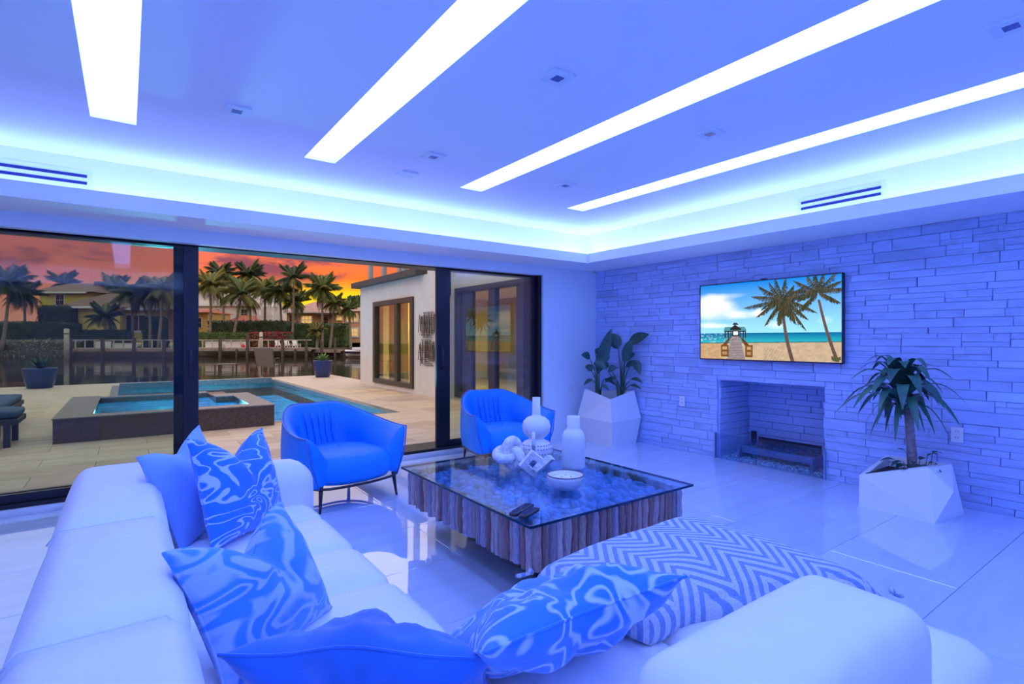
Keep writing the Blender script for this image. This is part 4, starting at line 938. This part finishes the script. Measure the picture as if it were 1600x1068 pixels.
# patio furniture
wick = pm('dark_wicker', (.018, .022, .035), .6, var=.3, vscale=40); cush_b = pm('navy_cushion', (.03, .07, .16), .8, var=.15)
def lounger(label, loc, rz):
    r = empty('sun_lounger', loc, rz); tag(r, label, 'sun lounger', 'dark sun loungers on the deck')
    MB().box(-.33, .33, -.95, .95, .26, .33).build('frame', wick, r, .01, 1)
    for x in (-.28, .28):
        for y in (-.85, .85): MB().box(x-.03, x+.03, y-.03, y+.03, 0, .27).build('leg', wick, r)
    mk('cushion', puff(-.32, .32, -.94, .94, .33, .43, r=.04, n=8), cush_b, r)
lounger('dark sun lounger with navy cushion behind the left glass door', (-1.62, 10.2, 0), R_(0)); lounger('second dark lounger closer to the left glass door', (-1.98, 8.75, 0), R_(90))
taupe = pm('taupe_sling', (.16, .13, .11), .7, var=.1); tfr = pm('bronze_frame', (.05, .04, .035), .5, var=.2)
def patio_chair(loc, rz):
    r = empty('patio_chair', loc, rz); tag(r, 'taupe sling patio chair at the edge of the seawall', 'chair')
    for x in (-.29, .29):
        MB().tube([(x, -.3, 0), (x, -.28, .42), (x, -.25, .62), (x, .18, .62), (x, .3, 0)], .016, 6).build('leg', tfr, r)
        MB().tube([(x, -.28, .40), (x, .2, .38), (x, .42, .98)], .016, 6).build('side_rail', tfr, r)
    q = MB(); P = [[(-.28, -.28, .41), (.28, -.28, .41)], [(-.28, .2, .38), (.28, .2, .38)], [(-.28, .42, .98), (.28, .42, .98)]]; q.grid(P, False)
    o = q.build('sling', taupe, r); md = o.modifiers.new('t', 'SOLIDIFY'); md.thickness = .012
def ground(px, py, z=0): t = 832*(H-z)/(py-530); return Vector((0, 0, z))+(FW+RT*((px-800)/832))*t
p = ground(418, 588); patio_chair((p.x, p.y, 0), R_(150))
p = ground(353, 590); r = empty('side_table', (p.x, p.y, 0), R_(-20)); tag(r, 'small dark patio side table by the seawall', 'side table')
MB().box(-.3, .3, -.3, .3, .43, .46).build('table_top', tfr, r)
for x in (-.26, .26):
    for y in (-.26, .26): MB().box(x-.02, x+.02, y-.02, y+.02, 0, .43).build('leg', tfr, r)

# ---- house wing along the right of the deck
render_m = pm('beige_render', (.66, .63, .60), .85, var=.05, vscale=4, bump=.1, bscale=60); fascia_m = pm('dark_fascia', (.05, .045, .045), .6, var=.1)
WX, WX2 = 5.42, 5.80; W0, W1, W2 = 7.6, 10.33, 14.9
wy0, wy1, wz0, wz1 = yat(647, WX), yat(585, WX), .11, 2.26
m = MB(); m.box(WX, WX+.25, W1, wy0, -.1, 2.72); m.box(WX, WX+.25, wy1, W2, -.1, 2.72); m.box(WX, WX+.25, wy0, wy1, wz1, 2.72); m.box(WX, WX+.25, wy0, wy1, -.1, wz0)
m.box(WX+.25, 10.5, W2-.25, W2, -.1, 2.72); m.box(WX, WX2+.3, W1-.25, W1, -.1, 3.6); m.box(WX-.005, WX+.25, W1-.25, yat(668, WX), 2.2, 3.9)
m.box(WX2, WX2+.25, W0, W1, 2.36, 3.2); m.box(WX2, WX2+.25, W0-.6, W0, -.1, 3.2); m.box(WX2, WX2+.25, 5.4, W0-.6, -.1, 3.2); 
struct(m.build('wall_wing', render_m), 'beige rendered wall of the house wing')
m = MB(); m.box(9.6, 9.8, 6, W2, -.1, 2.8); m.box(WX2+.25, 9.6, 6.8, 7.0, -.1, 2.8); struct(m.build('wall_wing_inner', pm('olive_paint', (.16, .17, .10), .7, var=.1)), 'olive inner wall of the wing room')
struct(MB().box(WX2, 9.8, 6.8, W2, -.1, .02).build('floor_wing', pm('wing_floor', (.45, .36, .25), .25, var=.1)), 'floor inside the wing')
m = MB(); m.box(WX+.25, 10, W1-.2, W2-.25, 2.55, 2.7); m.box(WX2+.25, 10, 6.6, W1, 2.5, 2.7); struct(m.build('ceiling_wing', pm('wing_ceiling', (.75, .70, .55), .7, var=.02)), 'ceiling inside the wing')
m = MB(); m.box(WX-.20, 10.6, W1+.55, W2+.2, 2.72, 2.86); m.box(WX2+.0, 10.6, 5.4, W1+.3, 3.2, 3.3)
struct(m.build('roof_wing', fascia_m), 'flat roof of the wing with dark fascia')
# rooftop railing
r = empty('roof_railing', (WX+.1, W1, 2.86)); tag(r, 'grey posts of the rooftop railing above the dark fascia', 'railing'); postm = pm('grey_post', (.36, .37, .38), .5, var=.1)
for px in (579, 600, 625, 632, 651):
    y = yat(px, WX+.1)-W1; MB().box(-.05, .05, y-.07, y+.07, 0, 1.2).build('post', postm, r)
ya, yb = yat(651, WX+.1)-W1, yat(579, WX+.1)-W1; MB().box(-.006, .006, ya, yb, .06, 1.15).build('pane', glass('railing_glass', (.94, .95, .95), .5), r)
# windows of the wing
bronze = pm('bronze_window_frame', (.045, .04, .035), .4, var=.15); win_glass = glass('window_glass', (.80, .84, .72), 1.3)
def window(name, x, y0, y1, z0, z1, mull, fw, label):
    r = struct(empty(name, (x, y0, z0)), label); w, h = y1-y0, z1-z0
    q = MB(); q.box(-.05, .12, 0, fw, 0, h); q.box(-.05, .12, w-fw, w, 0, h); q.box(-.05, .12, fw, w-fw, 0, fw*.9); q.box(-.05, .12, fw, w-fw, h-fw*.9, h); q.build('window_frame', bronze, r, .004, 1)
    ys = [fw]+[v for a, b in mull for v in (a, b)]+[w-fw]
    for a, b in mull: MB().box(-.03, .08, a, b, fw*.9, h-fw*.9).build('mullion', bronze, r)
    for a, b in zip(ys[0::2], ys[1::2]): MB().box(.02, .03, a, b, fw*.9, h-fw*.9).build('pane', win_glass, r)
mw = (wy1-wy0)
window('window_1', WX, wy0, wy1, wz0, wz1, [(yat(620, WX)-wy0-.07, yat(620, WX)-wy0+.09)], .13, 'dark framed sliding window in the wing wall')
z0, z1 = .03, 2.36; Y = lambda px: yat(px, WX2)
window('window_2', WX2, W0, W1-.25, z0, z1, [(Y(775)-W0, Y(765)-W0), (Y(738)-W0, Y(725)-W0)], .12, 'dark framed folding windows of the wing behind the right glass door')
MB().box(-.03, .12, Y(821)-W0, Y(809)-W0, .1, z1-.13).build('mullion', bronze, bpy.data.objects['window_2'])
# inside the wing: warm lamps, curtain, sofa
def wing_lamp(label, loc, power):
    r = empty('ceiling_lamp', loc); tag(r, label, 'ceiling lamp', 'warm lamps inside the wing')
    MB().lathe([(.09, 0), (.09, .03)], 20).build('trim_ring', ceramic, r); MB().lathe([(.07, -.004), (.07, .002)], 20).build('lens', emis('warm_lens', (1, .72, .25), 6), r)
    l = bpy.data.lights.new('warm_lamp', 'AREA'); l.energy = power; l.size = .3; l.color = (1, .72, .30); lo = bpy.data.objects.new('warm_lamp', l); col.objects.link(lo); lo.parent = r; lo.location = (0, 0, -.02)
wing_lamp('warm recessed lamp behind the folding windows of the wing', (7.3, 8.6, 2.46), 60); wing_lamp('warm recessed lamp above the wing sofa', (8.4, 9.6, 2.46), 50); wing_lamp('warm recessed lamp behind the sliding window of the wing', (7.0, 12.4, 2.51), 90)
r = empty('table_lamp', (8.6, 7.5, .02)); tag(r, 'lit yellow shaded lamp inside the wing room', 'lamp')
MB().lathe([(.16, 0), (.16, .03), (.02, .05), (.018, 1.15)], 20).build('stand', dark_leg, r); MB().lathe([(.20, 1.1), (.17, 1.45)], 24).build('lamp_shade', emis('lamp_shade_glow', (1, .75, .08), 1.3), r)
r = empty('sofa', (8.2, 9.0, .02)); tag(r, 'grey sofa standing inside the wing room', 'sofa'); gs = pm('grey_fabric', (.30, .31, .27), .9, var=.1)
mk('seat_cushion', puff(-.45, .35, -1, 1, .1, .42, r=.06, n=6), gs, r); mk('backrest', puff(.3, .55, -1, 1, .1, .8, r=.08, n=6), gs, r)
for y in (-1.05, 1.05): mk('arm', puff(-.45, .5, y-.12, y+.12, .05, .6, r=.08, n=6), gs, r)
r = empty('curtain', (WX+.5, W2-.8, .02)); tag(r, 'pale yellow curtain at the side of the sliding wing window', 'curtain'); P = []
for i in range(40): P.append([(.05*math.sin(i*.9), -1.1+i*.03-.2, .02), (.05*math.sin(i*.9), -1.1+i*.03-.2, 2.45)])
o = MB().grid(P, True).build('cloth', pm('yellow_curtain', (.75, .62, .18), .85, var=.1), r); md = o.modifiers.new('t', 'SOLIDIFY'); md.thickness = .008
# woven metal wall art
r = empty('metal_wall_art', (WX-.04, 10.75, 1.3)); tag(r, 'pair of woven metal rod sculptures on the beige wing wall', 'wall art'); rod = pm('art_metal', (.10, .08, .06), .45, metal=.5, var=.3)
ay0, ay1 = yat(683, WX), yat(656, WX)
for zc, hh in ((1.58, .46), (.97, .46)):
    for k in range(15):
        y = ay0+(ay1-ay0)*(k+rnd.uniform(.1, .9))/15-10.75; a = zc+rnd.uniform(-.5, -.2)*hh*1.3-1.3; b = zc+rnd.uniform(.2, .5)*hh*1.3-1.3; MB().bar((rnd.uniform(-.02, .02), y, a), (rnd.uniform(-.02, .02), y, b), .012).build('rod', rod, r)
        z_ = zc+hh*((k+.5)/15-.5)*1.3-1.3; a = ay0+(ay1-ay0)*rnd.uniform(-.02, .35)-10.75; b = ay0+(ay1-ay0)*rnd.uniform(.65, 1.02)-10.75; MB().bar((rnd.uniform(-.02, .02), a, z_), (rnd.uniform(-.02, .02), b, z_), .012).build('rod', rod, r)

# ---- canal and far bank
canal = water('canal_water', (.02, .02, .02), .55, .55, 1.0, body=(.030, .030, .022), stretch=(1, .45, 1))
canal.node_tree.nodes['Glossy BSDF'].inputs['Roughness'].default_value = .06
struct(MB().box(-160, 160, 19.3, 200, -1.35, -1.15).build('canal_water', canal), 'dark calm canal water')
grass_m = pm('lawn', (.08, .13, .03), .9, var=.4, vscale=2); wall_dark = pm('weathered_seawall', (.10, .08, .06), .85, var=.4, vscale=3)
FAR_RZ = -YAW
KX = 832
fb = empty('far_bank', far(300, 545, 76)); fb.location.z = 0; fb.rotation_euler = (0, 0, FAR_RZ); struct(fb, 'far bank of the canal')
MB().box(-110, 60, 0, 90, -1.6, -.05).build('lawn', grass_m, fb); MB().box(-110, 60, -.4, 0, -1.6, .12).build('seawall', wall_dark, fb)
class Far:
    """Things on the far bank, drawn at t metres: px columns and heights become metres."""
    def __init__(s, name, px, t, base=0): s.px, s.t, s.k = px, t, t/KX; p = far(px, 530, t); s.r = empty(name, (p.x, p.y, base), FAR_RZ); s.b = base
    def X(s, px): return (px-s.px)*s.k
    def Z(s, py): return H-(py-530)*s.k-s.b
    def box(s, q, x0, y0, x1, y1, d0, d1): return q.box(s.X(x0), s.X(x1), d0, d1, s.Z(y1), s.Z(y0))
    def part(s, name, mat, x0, y0, x1, y1, d0, d1, parent=None): return s.box(MB(), x0, y0, x1, y1, d0, d1).build(name, mat, parent or s.r)
    def hip(s, name, mat, x0, x1, ye, yr, rx0, rx1, d0, d1):
        zE, zR = s.Z(ye), s.Z(yr); dm = (d0+d1)/2
        V = [(s.X(x0), d0, zE), (s.X(x1), d0, zE), (s.X(x1), d1, zE), (s.X(x0), d1, zE), (s.X(rx0), dm, zR), (s.X(rx1), dm, zR)]
        return MB().add(V, [(0, 1, 5, 4), (1, 2, 5), (2, 3, 4, 5), (3, 0, 4), (3, 2, 1, 0)]).build(name, mat, s.r)
    def win(s, x0, y0, x1, y1, d, fr, gl, nx=2, ny=2):
        w = s.part('window', fr, x0, y0, x1, y1, d-.12, d+.02); bx = (x1-x0)*.08; 
        for i in range(nx):
            for j in range(ny):
                a = x0+bx+(x1-x0-2*bx)*i/nx+bx*.3; b = x0+bx+(x1-x0-2*bx)*(i+1)/nx-bx*.3; c = y0+bx+(y1-y0-2*bx)*j/ny+bx*.3; e = y0+bx+(y1-y0-2*bx)*(j+1)/ny-bx*.3
                s.part('pane', gl, a, c, b, e, d-.16, d-.121, w)
yel = pm('yellow_stucco', (.72, .60, .14), .85, var=.05); wht = pm('white_stucco', (.78, .74, .68), .85, var=.05); pch = pm('peach_stucco', (.70, .40, .22), .85, var=.06); org = pm('orange_stucco', (.66, .44, .16), .85, var=.06)
tileb = pm('brown_roof_tile', (.20, .11, .08), .85, var=.3, vscale=3, bump=.3, bscale=8); tiler = pm('red_roof_tile', (.45, .14, .09), .85, var=.3, vscale=3); tilem = pm('mauve_roof_tile', (.46, .26, .22), .85, var=.25, vscale=3); trimw = pm('white_trim', (.80, .78, .74), .7, var=.03)
pane_d = pm('dark_window_pane', (.03, .035, .05), .1, var=.2); pane_w = pm('lit_window_pane', (.5, .35, .15), .3, var=.3, emit=(1, .6, .2), estr=.5)
# yellow house
f = Far('house', 150, 90); tag(f.r, 'yellow stucco house with brown hip roofs on the far bank', 'house')
f.part('wall', yel, 62, 456, 137, 535, 0, 9); f.hip('roof', tileb, 48, 150, 456, 438, 75, 125, -.8, 10); f.part('eave', trimw, 62, 456, 140, 458.5, -.9, -.6)
f.part('wall', yel, 126, 481, 215, 535, -4, 6); f.part('wall', yel, 205, 483, 268, 535, -2.5, 6); f.hip('roof', tileb, 122, 222, 482, 458, 160, 190, -5, 7); f.hip('roof', tileb, 195, 285, 484, 462, 222, 262, -3.5, 7)
f.part('eave', trimw, 122, 481, 222, 484, -5.1, -4.8); f.part('eave', trimw, 198, 483, 285, 486, -3.7, -3.4); f.win(87, 459, 102, 478, -.02, trimw, pane_d); f.win(212, 490, 246, 520, -2.52, trimw, pane_d, 3, 1); f.part('wall', pch, 258, 487, 285, 535, -1, 5); f.part('terrace_wall', pch, 201, 520, 230, 534, -8, -5)
f = Far('house', 312, 88); tag(f.r, 'small orange house with red roof beside the door frame', 'house')
f.part('wall', org, 285, 488, 325, 535, 0, 7); f.hip('roof', tiler, 280, 328, 488, 480, 290, 312, -.8, 8); f.win(308, 496, 316, 512, -.02, trimw, pane_d, 1, 2)
f = Far('house', 370, 98); tag(f.r, 'white two-storey house with balcony behind the palms', 'house')
f.part('wall', wht, 300, 448, 405, 535, 0, 10); f.part('wall', wht, 390, 478, 436, 535, 1, 10); f.hip('roof', pm('grey_roof', (.16, .14, .14), .85, var=.2), 292, 352, 449, 436, 305, 335, -.8, 11); f.part('eave', trimw, 296, 474, 412, 478, -.6, 0); f.part('eave', trimw, 300, 447, 350, 450, -.9, -.6)
f.win(393, 482, 406, 495, .95, trimw, pane_d, 3, 1); f.win(330, 482, 345, 497, -.02, trimw, pane_d); f.win(376, 482, 388, 497, -.02, trimw, pane_d); f.hip('roof', tiler, 372, 416, 503, 493, 385, 402, -4, 0)
for x in (408, 428): f.part('column', trimw, x, 486, x+3, 503, -1.5, -1.1)
f.part('balcony_rail', trimw, 406, 493, 432, 494.5, -1.5, -1.3)
for i in range(12): f.part('baluster', trimw, 407+i*2, 494.5, 408+i*2, 503, -1.45, -1.35)
f = Far('house', 510, 94); tag(f.r, 'peach stucco villa with lit windows left of the wing', 'house')
f.part('wall', pch, 448, 488, 548, 535, 0, 9); f.part('wall', pch, 540, 486, 600, 535, -2, 8); f.hip('roof', tilem, 446, 545, 488, 468, 478, 512, -1, 10); f.hip('roof', tilem, 540, 612, 487, 474, 560, 590, -3, 9); f.part('eave', trimw, 446, 487, 545, 489, -1.1, -.8)
f.win(470, 492, 489, 507, -.02, trimw, pane_w, 3, 2); f.win(452, 492, 459, 503, -.02, trimw, pane_d, 1, 2); f.win(525, 491, 536, 501, -.02, trimw, pane_w, 2, 1); f.win(545, 488, 566, 504, -2.02, trimw, pane_w, 3, 2); f.win(545, 512, 566, 527, -2.02, trimw, pane_w, 3, 2); f.win(505, 494, 514, 509, -.02, trimw, pane_d, 1, 2)
f.part('arch_canopy', pm('dark_arch', (.10, .05, .03), .8, var=.2), 500, 490, 524, 493, -2, 0)

# hedges and shrubs
from mathutils import noise as ns
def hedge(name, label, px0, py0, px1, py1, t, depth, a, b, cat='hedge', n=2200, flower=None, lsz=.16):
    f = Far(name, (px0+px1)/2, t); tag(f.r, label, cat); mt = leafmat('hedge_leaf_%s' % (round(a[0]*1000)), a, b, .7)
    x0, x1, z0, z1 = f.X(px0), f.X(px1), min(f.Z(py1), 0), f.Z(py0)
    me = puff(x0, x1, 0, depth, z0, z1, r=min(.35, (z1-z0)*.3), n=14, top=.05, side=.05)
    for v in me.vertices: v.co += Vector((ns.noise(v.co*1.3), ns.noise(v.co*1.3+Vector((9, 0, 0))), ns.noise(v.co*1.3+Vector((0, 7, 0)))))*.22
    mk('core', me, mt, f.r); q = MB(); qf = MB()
    for k in range(n):
        face = rnd.random(); x = rnd.uniform(x0, x1); z_ = rnd.uniform(z0, z1); y = -.05
        if face > .65: z_ = z1; y = rnd.uniform(0, depth)
        c = Vector((x, y, z_))+Vector((rnd.gauss(0, .08), rnd.gauss(0, .1), rnd.gauss(0, .1))); d = Vector((rnd.gauss(0, 1), rnd.gauss(-.3, .6), rnd.gauss(.3, 1))).normalized()*lsz; e = d.cross(Vector((rnd.gauss(0, 1), rnd.gauss(0, 1), rnd.gauss(0, 1)))).normalized()*lsz*.45
        (qf if flower and rnd.random() < .5 else q).add([c-d, c+e, c+d, c-e], [(0, 1, 2, 3)])
    o = q.build('foliage', mt, f.r); o['kind'] = 'stuff'
    if flower: o = qf.build('blossoms', flower, f.r); o['kind'] = 'stuff'
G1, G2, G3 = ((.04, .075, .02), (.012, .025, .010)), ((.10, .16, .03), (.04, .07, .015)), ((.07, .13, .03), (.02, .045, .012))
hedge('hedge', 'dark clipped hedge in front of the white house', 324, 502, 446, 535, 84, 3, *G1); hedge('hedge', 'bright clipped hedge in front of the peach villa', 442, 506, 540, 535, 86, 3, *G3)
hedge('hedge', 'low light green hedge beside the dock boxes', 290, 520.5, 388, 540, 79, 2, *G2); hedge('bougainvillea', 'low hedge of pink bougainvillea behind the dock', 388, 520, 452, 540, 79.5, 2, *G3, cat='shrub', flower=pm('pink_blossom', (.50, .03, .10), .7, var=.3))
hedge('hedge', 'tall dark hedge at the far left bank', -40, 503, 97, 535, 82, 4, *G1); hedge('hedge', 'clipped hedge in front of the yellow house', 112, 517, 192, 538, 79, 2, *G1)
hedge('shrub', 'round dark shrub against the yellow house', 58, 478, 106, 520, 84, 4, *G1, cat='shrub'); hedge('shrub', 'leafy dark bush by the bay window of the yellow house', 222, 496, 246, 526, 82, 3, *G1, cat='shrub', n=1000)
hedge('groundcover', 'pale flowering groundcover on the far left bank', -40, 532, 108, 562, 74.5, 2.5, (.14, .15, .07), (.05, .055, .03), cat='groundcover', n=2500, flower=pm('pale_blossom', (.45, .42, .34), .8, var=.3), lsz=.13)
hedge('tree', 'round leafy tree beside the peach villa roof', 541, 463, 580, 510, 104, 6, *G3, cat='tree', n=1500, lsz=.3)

# palms
frond_mats = [leafmat('palm_green', (.17, .22, .05), (.06, .09, .025), .6), leafmat('palm_olive', (.32, .30, .07), (.14, .15, .04), .6), leafmat('palm_dark', (.07, .10, .04), (.03, .045, .02), .6), leafmat('palm_yellow', (.42, .32, .04), (.2, .17, .03), .6)]
def frond_mesh(droop, mat, seed):
    g = random.Random(seed); q = MB(); pts = []
    for i in range(15):
        s = i/14; pts.append(Vector((s*(1-.22*droop*s), g.uniform(-.01, .01), .26*s-(.50*droop+.2)*s*s)))
    q.tube(pts, [.012*(1-.85*i/14) for i in range(15)], 4, cap=False)
    for i in range(2, 15):
        s = i/14; ax = (pts[min(i+1, 14)]-pts[i-1]).normalized()
        for sd in (-1, 1):
            for h_ in (0, .33, .66):
                p = pts[i]-(pts[i]-pts[i-1])*h_; ln = .34*math.sin(math.pi*min(1, s*.80+.16))+.05; ln *= g.uniform(.75, 1.2)
                d = (ax*.75+Vector((0, sd, 0))*.85+Vector((0, 0, -.30-.45*droop))).normalized()*ln; w = ax*.009
                q.add([p-w, p+w, p+d*.6+Vector((0, 0, .01))+w*.6, p+d+Vector((0, 0, -.12*ln))], [(0, 1, 2, 3)])
    me = q.mesh('frond'); me.materials.append(mat); return me
fronds = {k: [frond_mesh(d, m_, 10*k+i) for i, d in enumerate((.35, .7, 1.1, 1.6))] for k, m_ in enumerate(frond_mats)}
trunk_m = pm('palm_trunk', (.24, .20, .16), .9, var=.3, vscale=3, bump=.4, bscale=6)
def palm(label, px, py, bx, by, t, rad, kind=0, n=30, crownshaft=False, lean=0):
    """Palm with its crown centre at (px, py) and foot at (bx, by), rad = frond length in px."""
    f = Far('palm_tree', bx, t); tag(f.r, label, 'palm tree', 'palms on the far bank'); k = f.k
    z1 = f.Z(py); x1 = f.X(px); zb = min(0, f.Z(by)); g = random.Random(int(px*7+py))
    P = crom([(0, 0, zb-.2), (x1*.45+lean, .2, zb+(z1-zb)*.5), (x1, 0, z1)], 6); tr_ = MB().tube(P, [.24-.10*i/12 for i in range(13)], 8).build('trunk', trunk_m, f.r)
    R = rad*k*1.3
    for i in range(n):
        a = 2*math.pi*i/n*2.4+g.uniform(-.3, .3); tier = i/n; v = 0 if tier < .25 else (1 if tier < .5 else (2 if tier < .8 else 3))
        kk = kind if g.random() > .22 else g.choice((0, 1, 2, kind))
        o = mk('frond', fronds[kk][v], None, f.r, loc=(x1, 0, z1), scale=(R*g.uniform(.85, 1.1),)*3, rot=(g.uniform(-.2, .2), R_((-62, -36, -8, 18)[v])+g.uniform(-.2, .2), a))
    if crownshaft:
        q = MB()
        for i in range(8): a = i*.8; q.lathe([(.02, -.16), (.13, -.05), (.14, .05), (.02, .15)], 8, (x1+.25*math.cos(a), .25*math.sin(a), z1-.25-.1*(i % 3)))
        q.build('coconuts', pm('coconut', (.35, .25, .06), .7, var=.3), f.r)
palm('palm with yellowing fronds just right of the left door frame', 329, 448, 327, 528, 80, 27, 1, 34, True)
palm('palm with two leaning white trunks beside the hedge', 377, 461, 361, 526, 80, 30, 0, 34); palm('dark palm rising behind the yellowing palm', 346, 430, 350, 528, 90, 22, 2)
palm('dark tall palm behind the leaning palm', 388, 432, 392, 528, 91, 24, 2); palm('olive palm left of the white balcony', 414, 455, 412, 528, 86, 22, 1); palm('dense green palm right of the white balcony', 437, 458, 440, 528, 85, 25, 0, 34)
palm('tall slender palm in front of the salmon sky', 459, 436, 456, 528, 83, 26, 2, 17); palm('small drooping palm before the peach villa', 463, 473, 465, 528, 87, 20, 0); palm('tall palm with double trunk before the peach villa', 503, 455, 503, 528, 80, 27, 0, 34)
palm('bright green palm right of the double-trunk palm', 523, 476, 515, 528, 81, 19, 1); palm('low palm at the right end of the bright hedge', 545, 484, 548, 528, 82, 18, 0); palm('short bushy palm in front of the bright hedge', 495, 518, 495, 530, 80, 15, 1)
palm('large dark palm at the far left edge', 14, 447, 3, 530, 74, 32, 2, 34); palm('dark palm standing behind the far left hedge', 38, 462, 36, 528, 84, 26, 2); palm('broad drooping palm on the lawn of the yellow house', 163, 497, 163, 524, 80, 25, 2, 21)
palm('palm over the roof of the yellow house', 205, 462, 206, 524, 82, 27, 0, 34); palm('palm left of the bay window of the yellow house', 178, 452, 170, 524, 96, 24, 2); palm('palm above the bay window of the yellow house', 232, 458, 234, 524, 81, 25, 2, 34); palm('palm beside the door frame over the yellow house', 254, 455, 247, 524, 80, 27, 1, 34)
palm('palm silhouetted behind the yellow house ridge', 100, 444, 110, 528, 110, 22, 2)

# docks
dock_m = pm('grey_dock_timber', (.30, .24, .19), .9, var=.3, vscale=3); rail_m = pm('pale_dock_rail', (.55, .48, .40), .85, var=.2, vscale=3); pile_m = pm('dark_piling', (.10, .08, .065), .9, var=.4, vscale=3)
def dock(label, x0, x1, t, posts, rails, yd=543.5, rtop=530.2):
    f = Far('dock', (x0+x1)/2, t); tag(f.r, label, 'dock', 'docks on the far bank')
    n = max(8, int((x1-x0)/6))
    for i in range(n): f.part('plank', dock_m, x0+(x1-x0)*i/n+.08, yd, x0+(x1-x0)*(i+1)/n-.08, yd+2.2, 0, 3)
    f.part('fascia_board', dock_m, x0, yd+2.2, x1, yd+4.5, -.05, .1)
    for a, b in rails:
        f.part('top_rail', rail_m, a, rtop, b, rtop+1.4, .05, .2); f.part('lower_rail', rail_m, a, yd-1.2, b, yd, .05, .2)
        for i in range(int((b-a)/15)+1): x = a+i*15; f.part('baluster', rail_m, x, rtop, x+1.3, yd, .06, .19)
    for x, yt, w in posts: f.part('piling', pile_m, x, yt, x+w, 566, -.35, -.05)
dock('timber dock with rails in front of the bougainvillea', 296, 486, 72, [(343.5, 527, 3.5), (386, 519, 3), (441, 528, 3.2), (478, 531, 3), (461, 545, 2), (370, 545, 2)], [(300, 386), (388, 486)])
dock('lower dock section with pilings left of the moored boat', 486, 532, 74, [(502, 532, 3), (523, 527, 2.2), (490, 545, 2)], [], 546)
dock('dock with rails in front of the yellow house', 104, 290, 71, [(160, 527, 4), (209, 527, 4), (256, 529, 4), (111, 527, 2)], [(116, 290)], 544.5)
def mooring(label, px, yt, t, w):
    f = Far('mooring_post', px, t); tag(f.r, label, 'mooring post', 'thick mooring posts'); q = MB()
    z1 = f.Z(yt); q.lathe([(w*f.k/2, -1.5), (w*f.k/2, z1-.1), (w*f.k*.3, z1)], 14); q.build('post', rail_m, f.r); MB().lathe([(w*f.k*.53, z1-.75), (w*f.k*.53, z1-.6)], 14).build('band', pile_m, f.r)
mooring('thick pale mooring post at the middle of the dock', 408, 518.5, 70.5, 5); mooring('thick pale mooring post at the left dock end', 104, 513, 69, 7)
def dbox(label, x0, y0, x1, y1, t):
    f = Far('dock_box', (x0+x1)/2, t); tag(f.r, label, 'dock box', 'white dock boxes'); b = f.box(MB(), x0, y0+1.2, x1, y1, .5, 1.6).build('body', trimw, f.r, .03, 1); f.box(MB(), x0-.3, y0, x1+.3, y0+1.2, .45, 1.65).build('lid', trimw, f.r, .03, 1)
dbox('long white dock box left of the first piling', 317, 533.5, 344, 543, 72.3); dbox('long white dock box beside the red can', 348.5, 533.5, 377, 543, 72.3)
dbox('small white dock box in front of the yellow house', 144, 533, 160, 543.5, 71.3); dbox('wide white dock box in front of the yellow house', 171, 536, 201, 543.5, 71.3)
f = Far('red_can', 380, 72.4); tag(f.r, 'small red can on the dock next to the white box', 'can'); f.r.location.z = f.Z(543.5); MB().lathe([(.2, 0), (.25, .15), (.22, .4), (.08, .5), (.06, .6)], 14).build('body', pm('red_plastic', (.65, .02, .02), .4, var=.1), f.r)
def adirondack(label, px, t):
    f = Far('adirondack_chair', px, t); z_ = f.Z(543.5); f.r.location.z = z_; f.r.rotation_euler.z += R_(55); tag(f.r, label, 'chair', 'white chairs on the dock')
    for i in range(5): MB().cbox(Vector((-.28+.14*i, .35, .68)), (.12, .025, .85-.06*abs(i-2)), tilt=Matrix.Rotation(R_(-22), 4, 'X')).build('back_slat', trimw, f.r)
    MB().cbox(Vector((0, -.05, .34)), (.62, .62, .04), tilt=Matrix.Rotation(R_(-8), 4, 'X')).build('seat', trimw, f.r)
    for s in (-.38, .38):
        MB().cbox(Vector((s, -.05, .56)), (.13, .75, .03)).build('arm', trimw, f.r); MB().box(s-.03, s+.03, -.4, -.3, 0, .55).build('leg', trimw, f.r); MB().box(s-.03, s+.03, .2, .3, 0, .55).build('leg', trimw, f.r)
for px, l in ((436, 'white slatted dock chair furthest left of the three'), (450.5, 'white slatted dock chair in the middle of the three'), (463, 'white slatted dock chair furthest right of the three')): adirondack(l, px, 72.8)
# moored boat
f = Far('motor_boat', 556, 71, -1.15); tag(f.r, 'white motor boat moored at the far bank beside the wing', 'boat'); q = MB(); P = []
for i in range(13):
    s = i/12; x = f.X(539)+s*4.4; w = 1.1*math.sin(min(1, s*2.0+.02)*math.pi/2)**.7; sh = 1.0-.25*s
    P.append([(x+.5*(1-s), 0, .05), (x+.15*(1-s), -w*.75, .25), (x, -w, sh), (x, 0, sh+.06), (x, w, sh), (x+.15*(1-s), w*.75, .25), (x+.5*(1-s), 0, .05)])
q.grid(P, True); q.build('hull', pm('boat_gelcoat', (.75, .76, .78), .25, var=.03), f.r)
q = MB(); q.box(f.X(552), f.X(552)+2, -.7, .7, 1.0, 1.35); q.build('cabin', MATS['boat_gelcoat'], f.r, .1, 2); MB().box(f.X(543), f.X(543)+3.5, -1.12, -1.04, .55, .85).build('stripe', dark_leg, f.r)
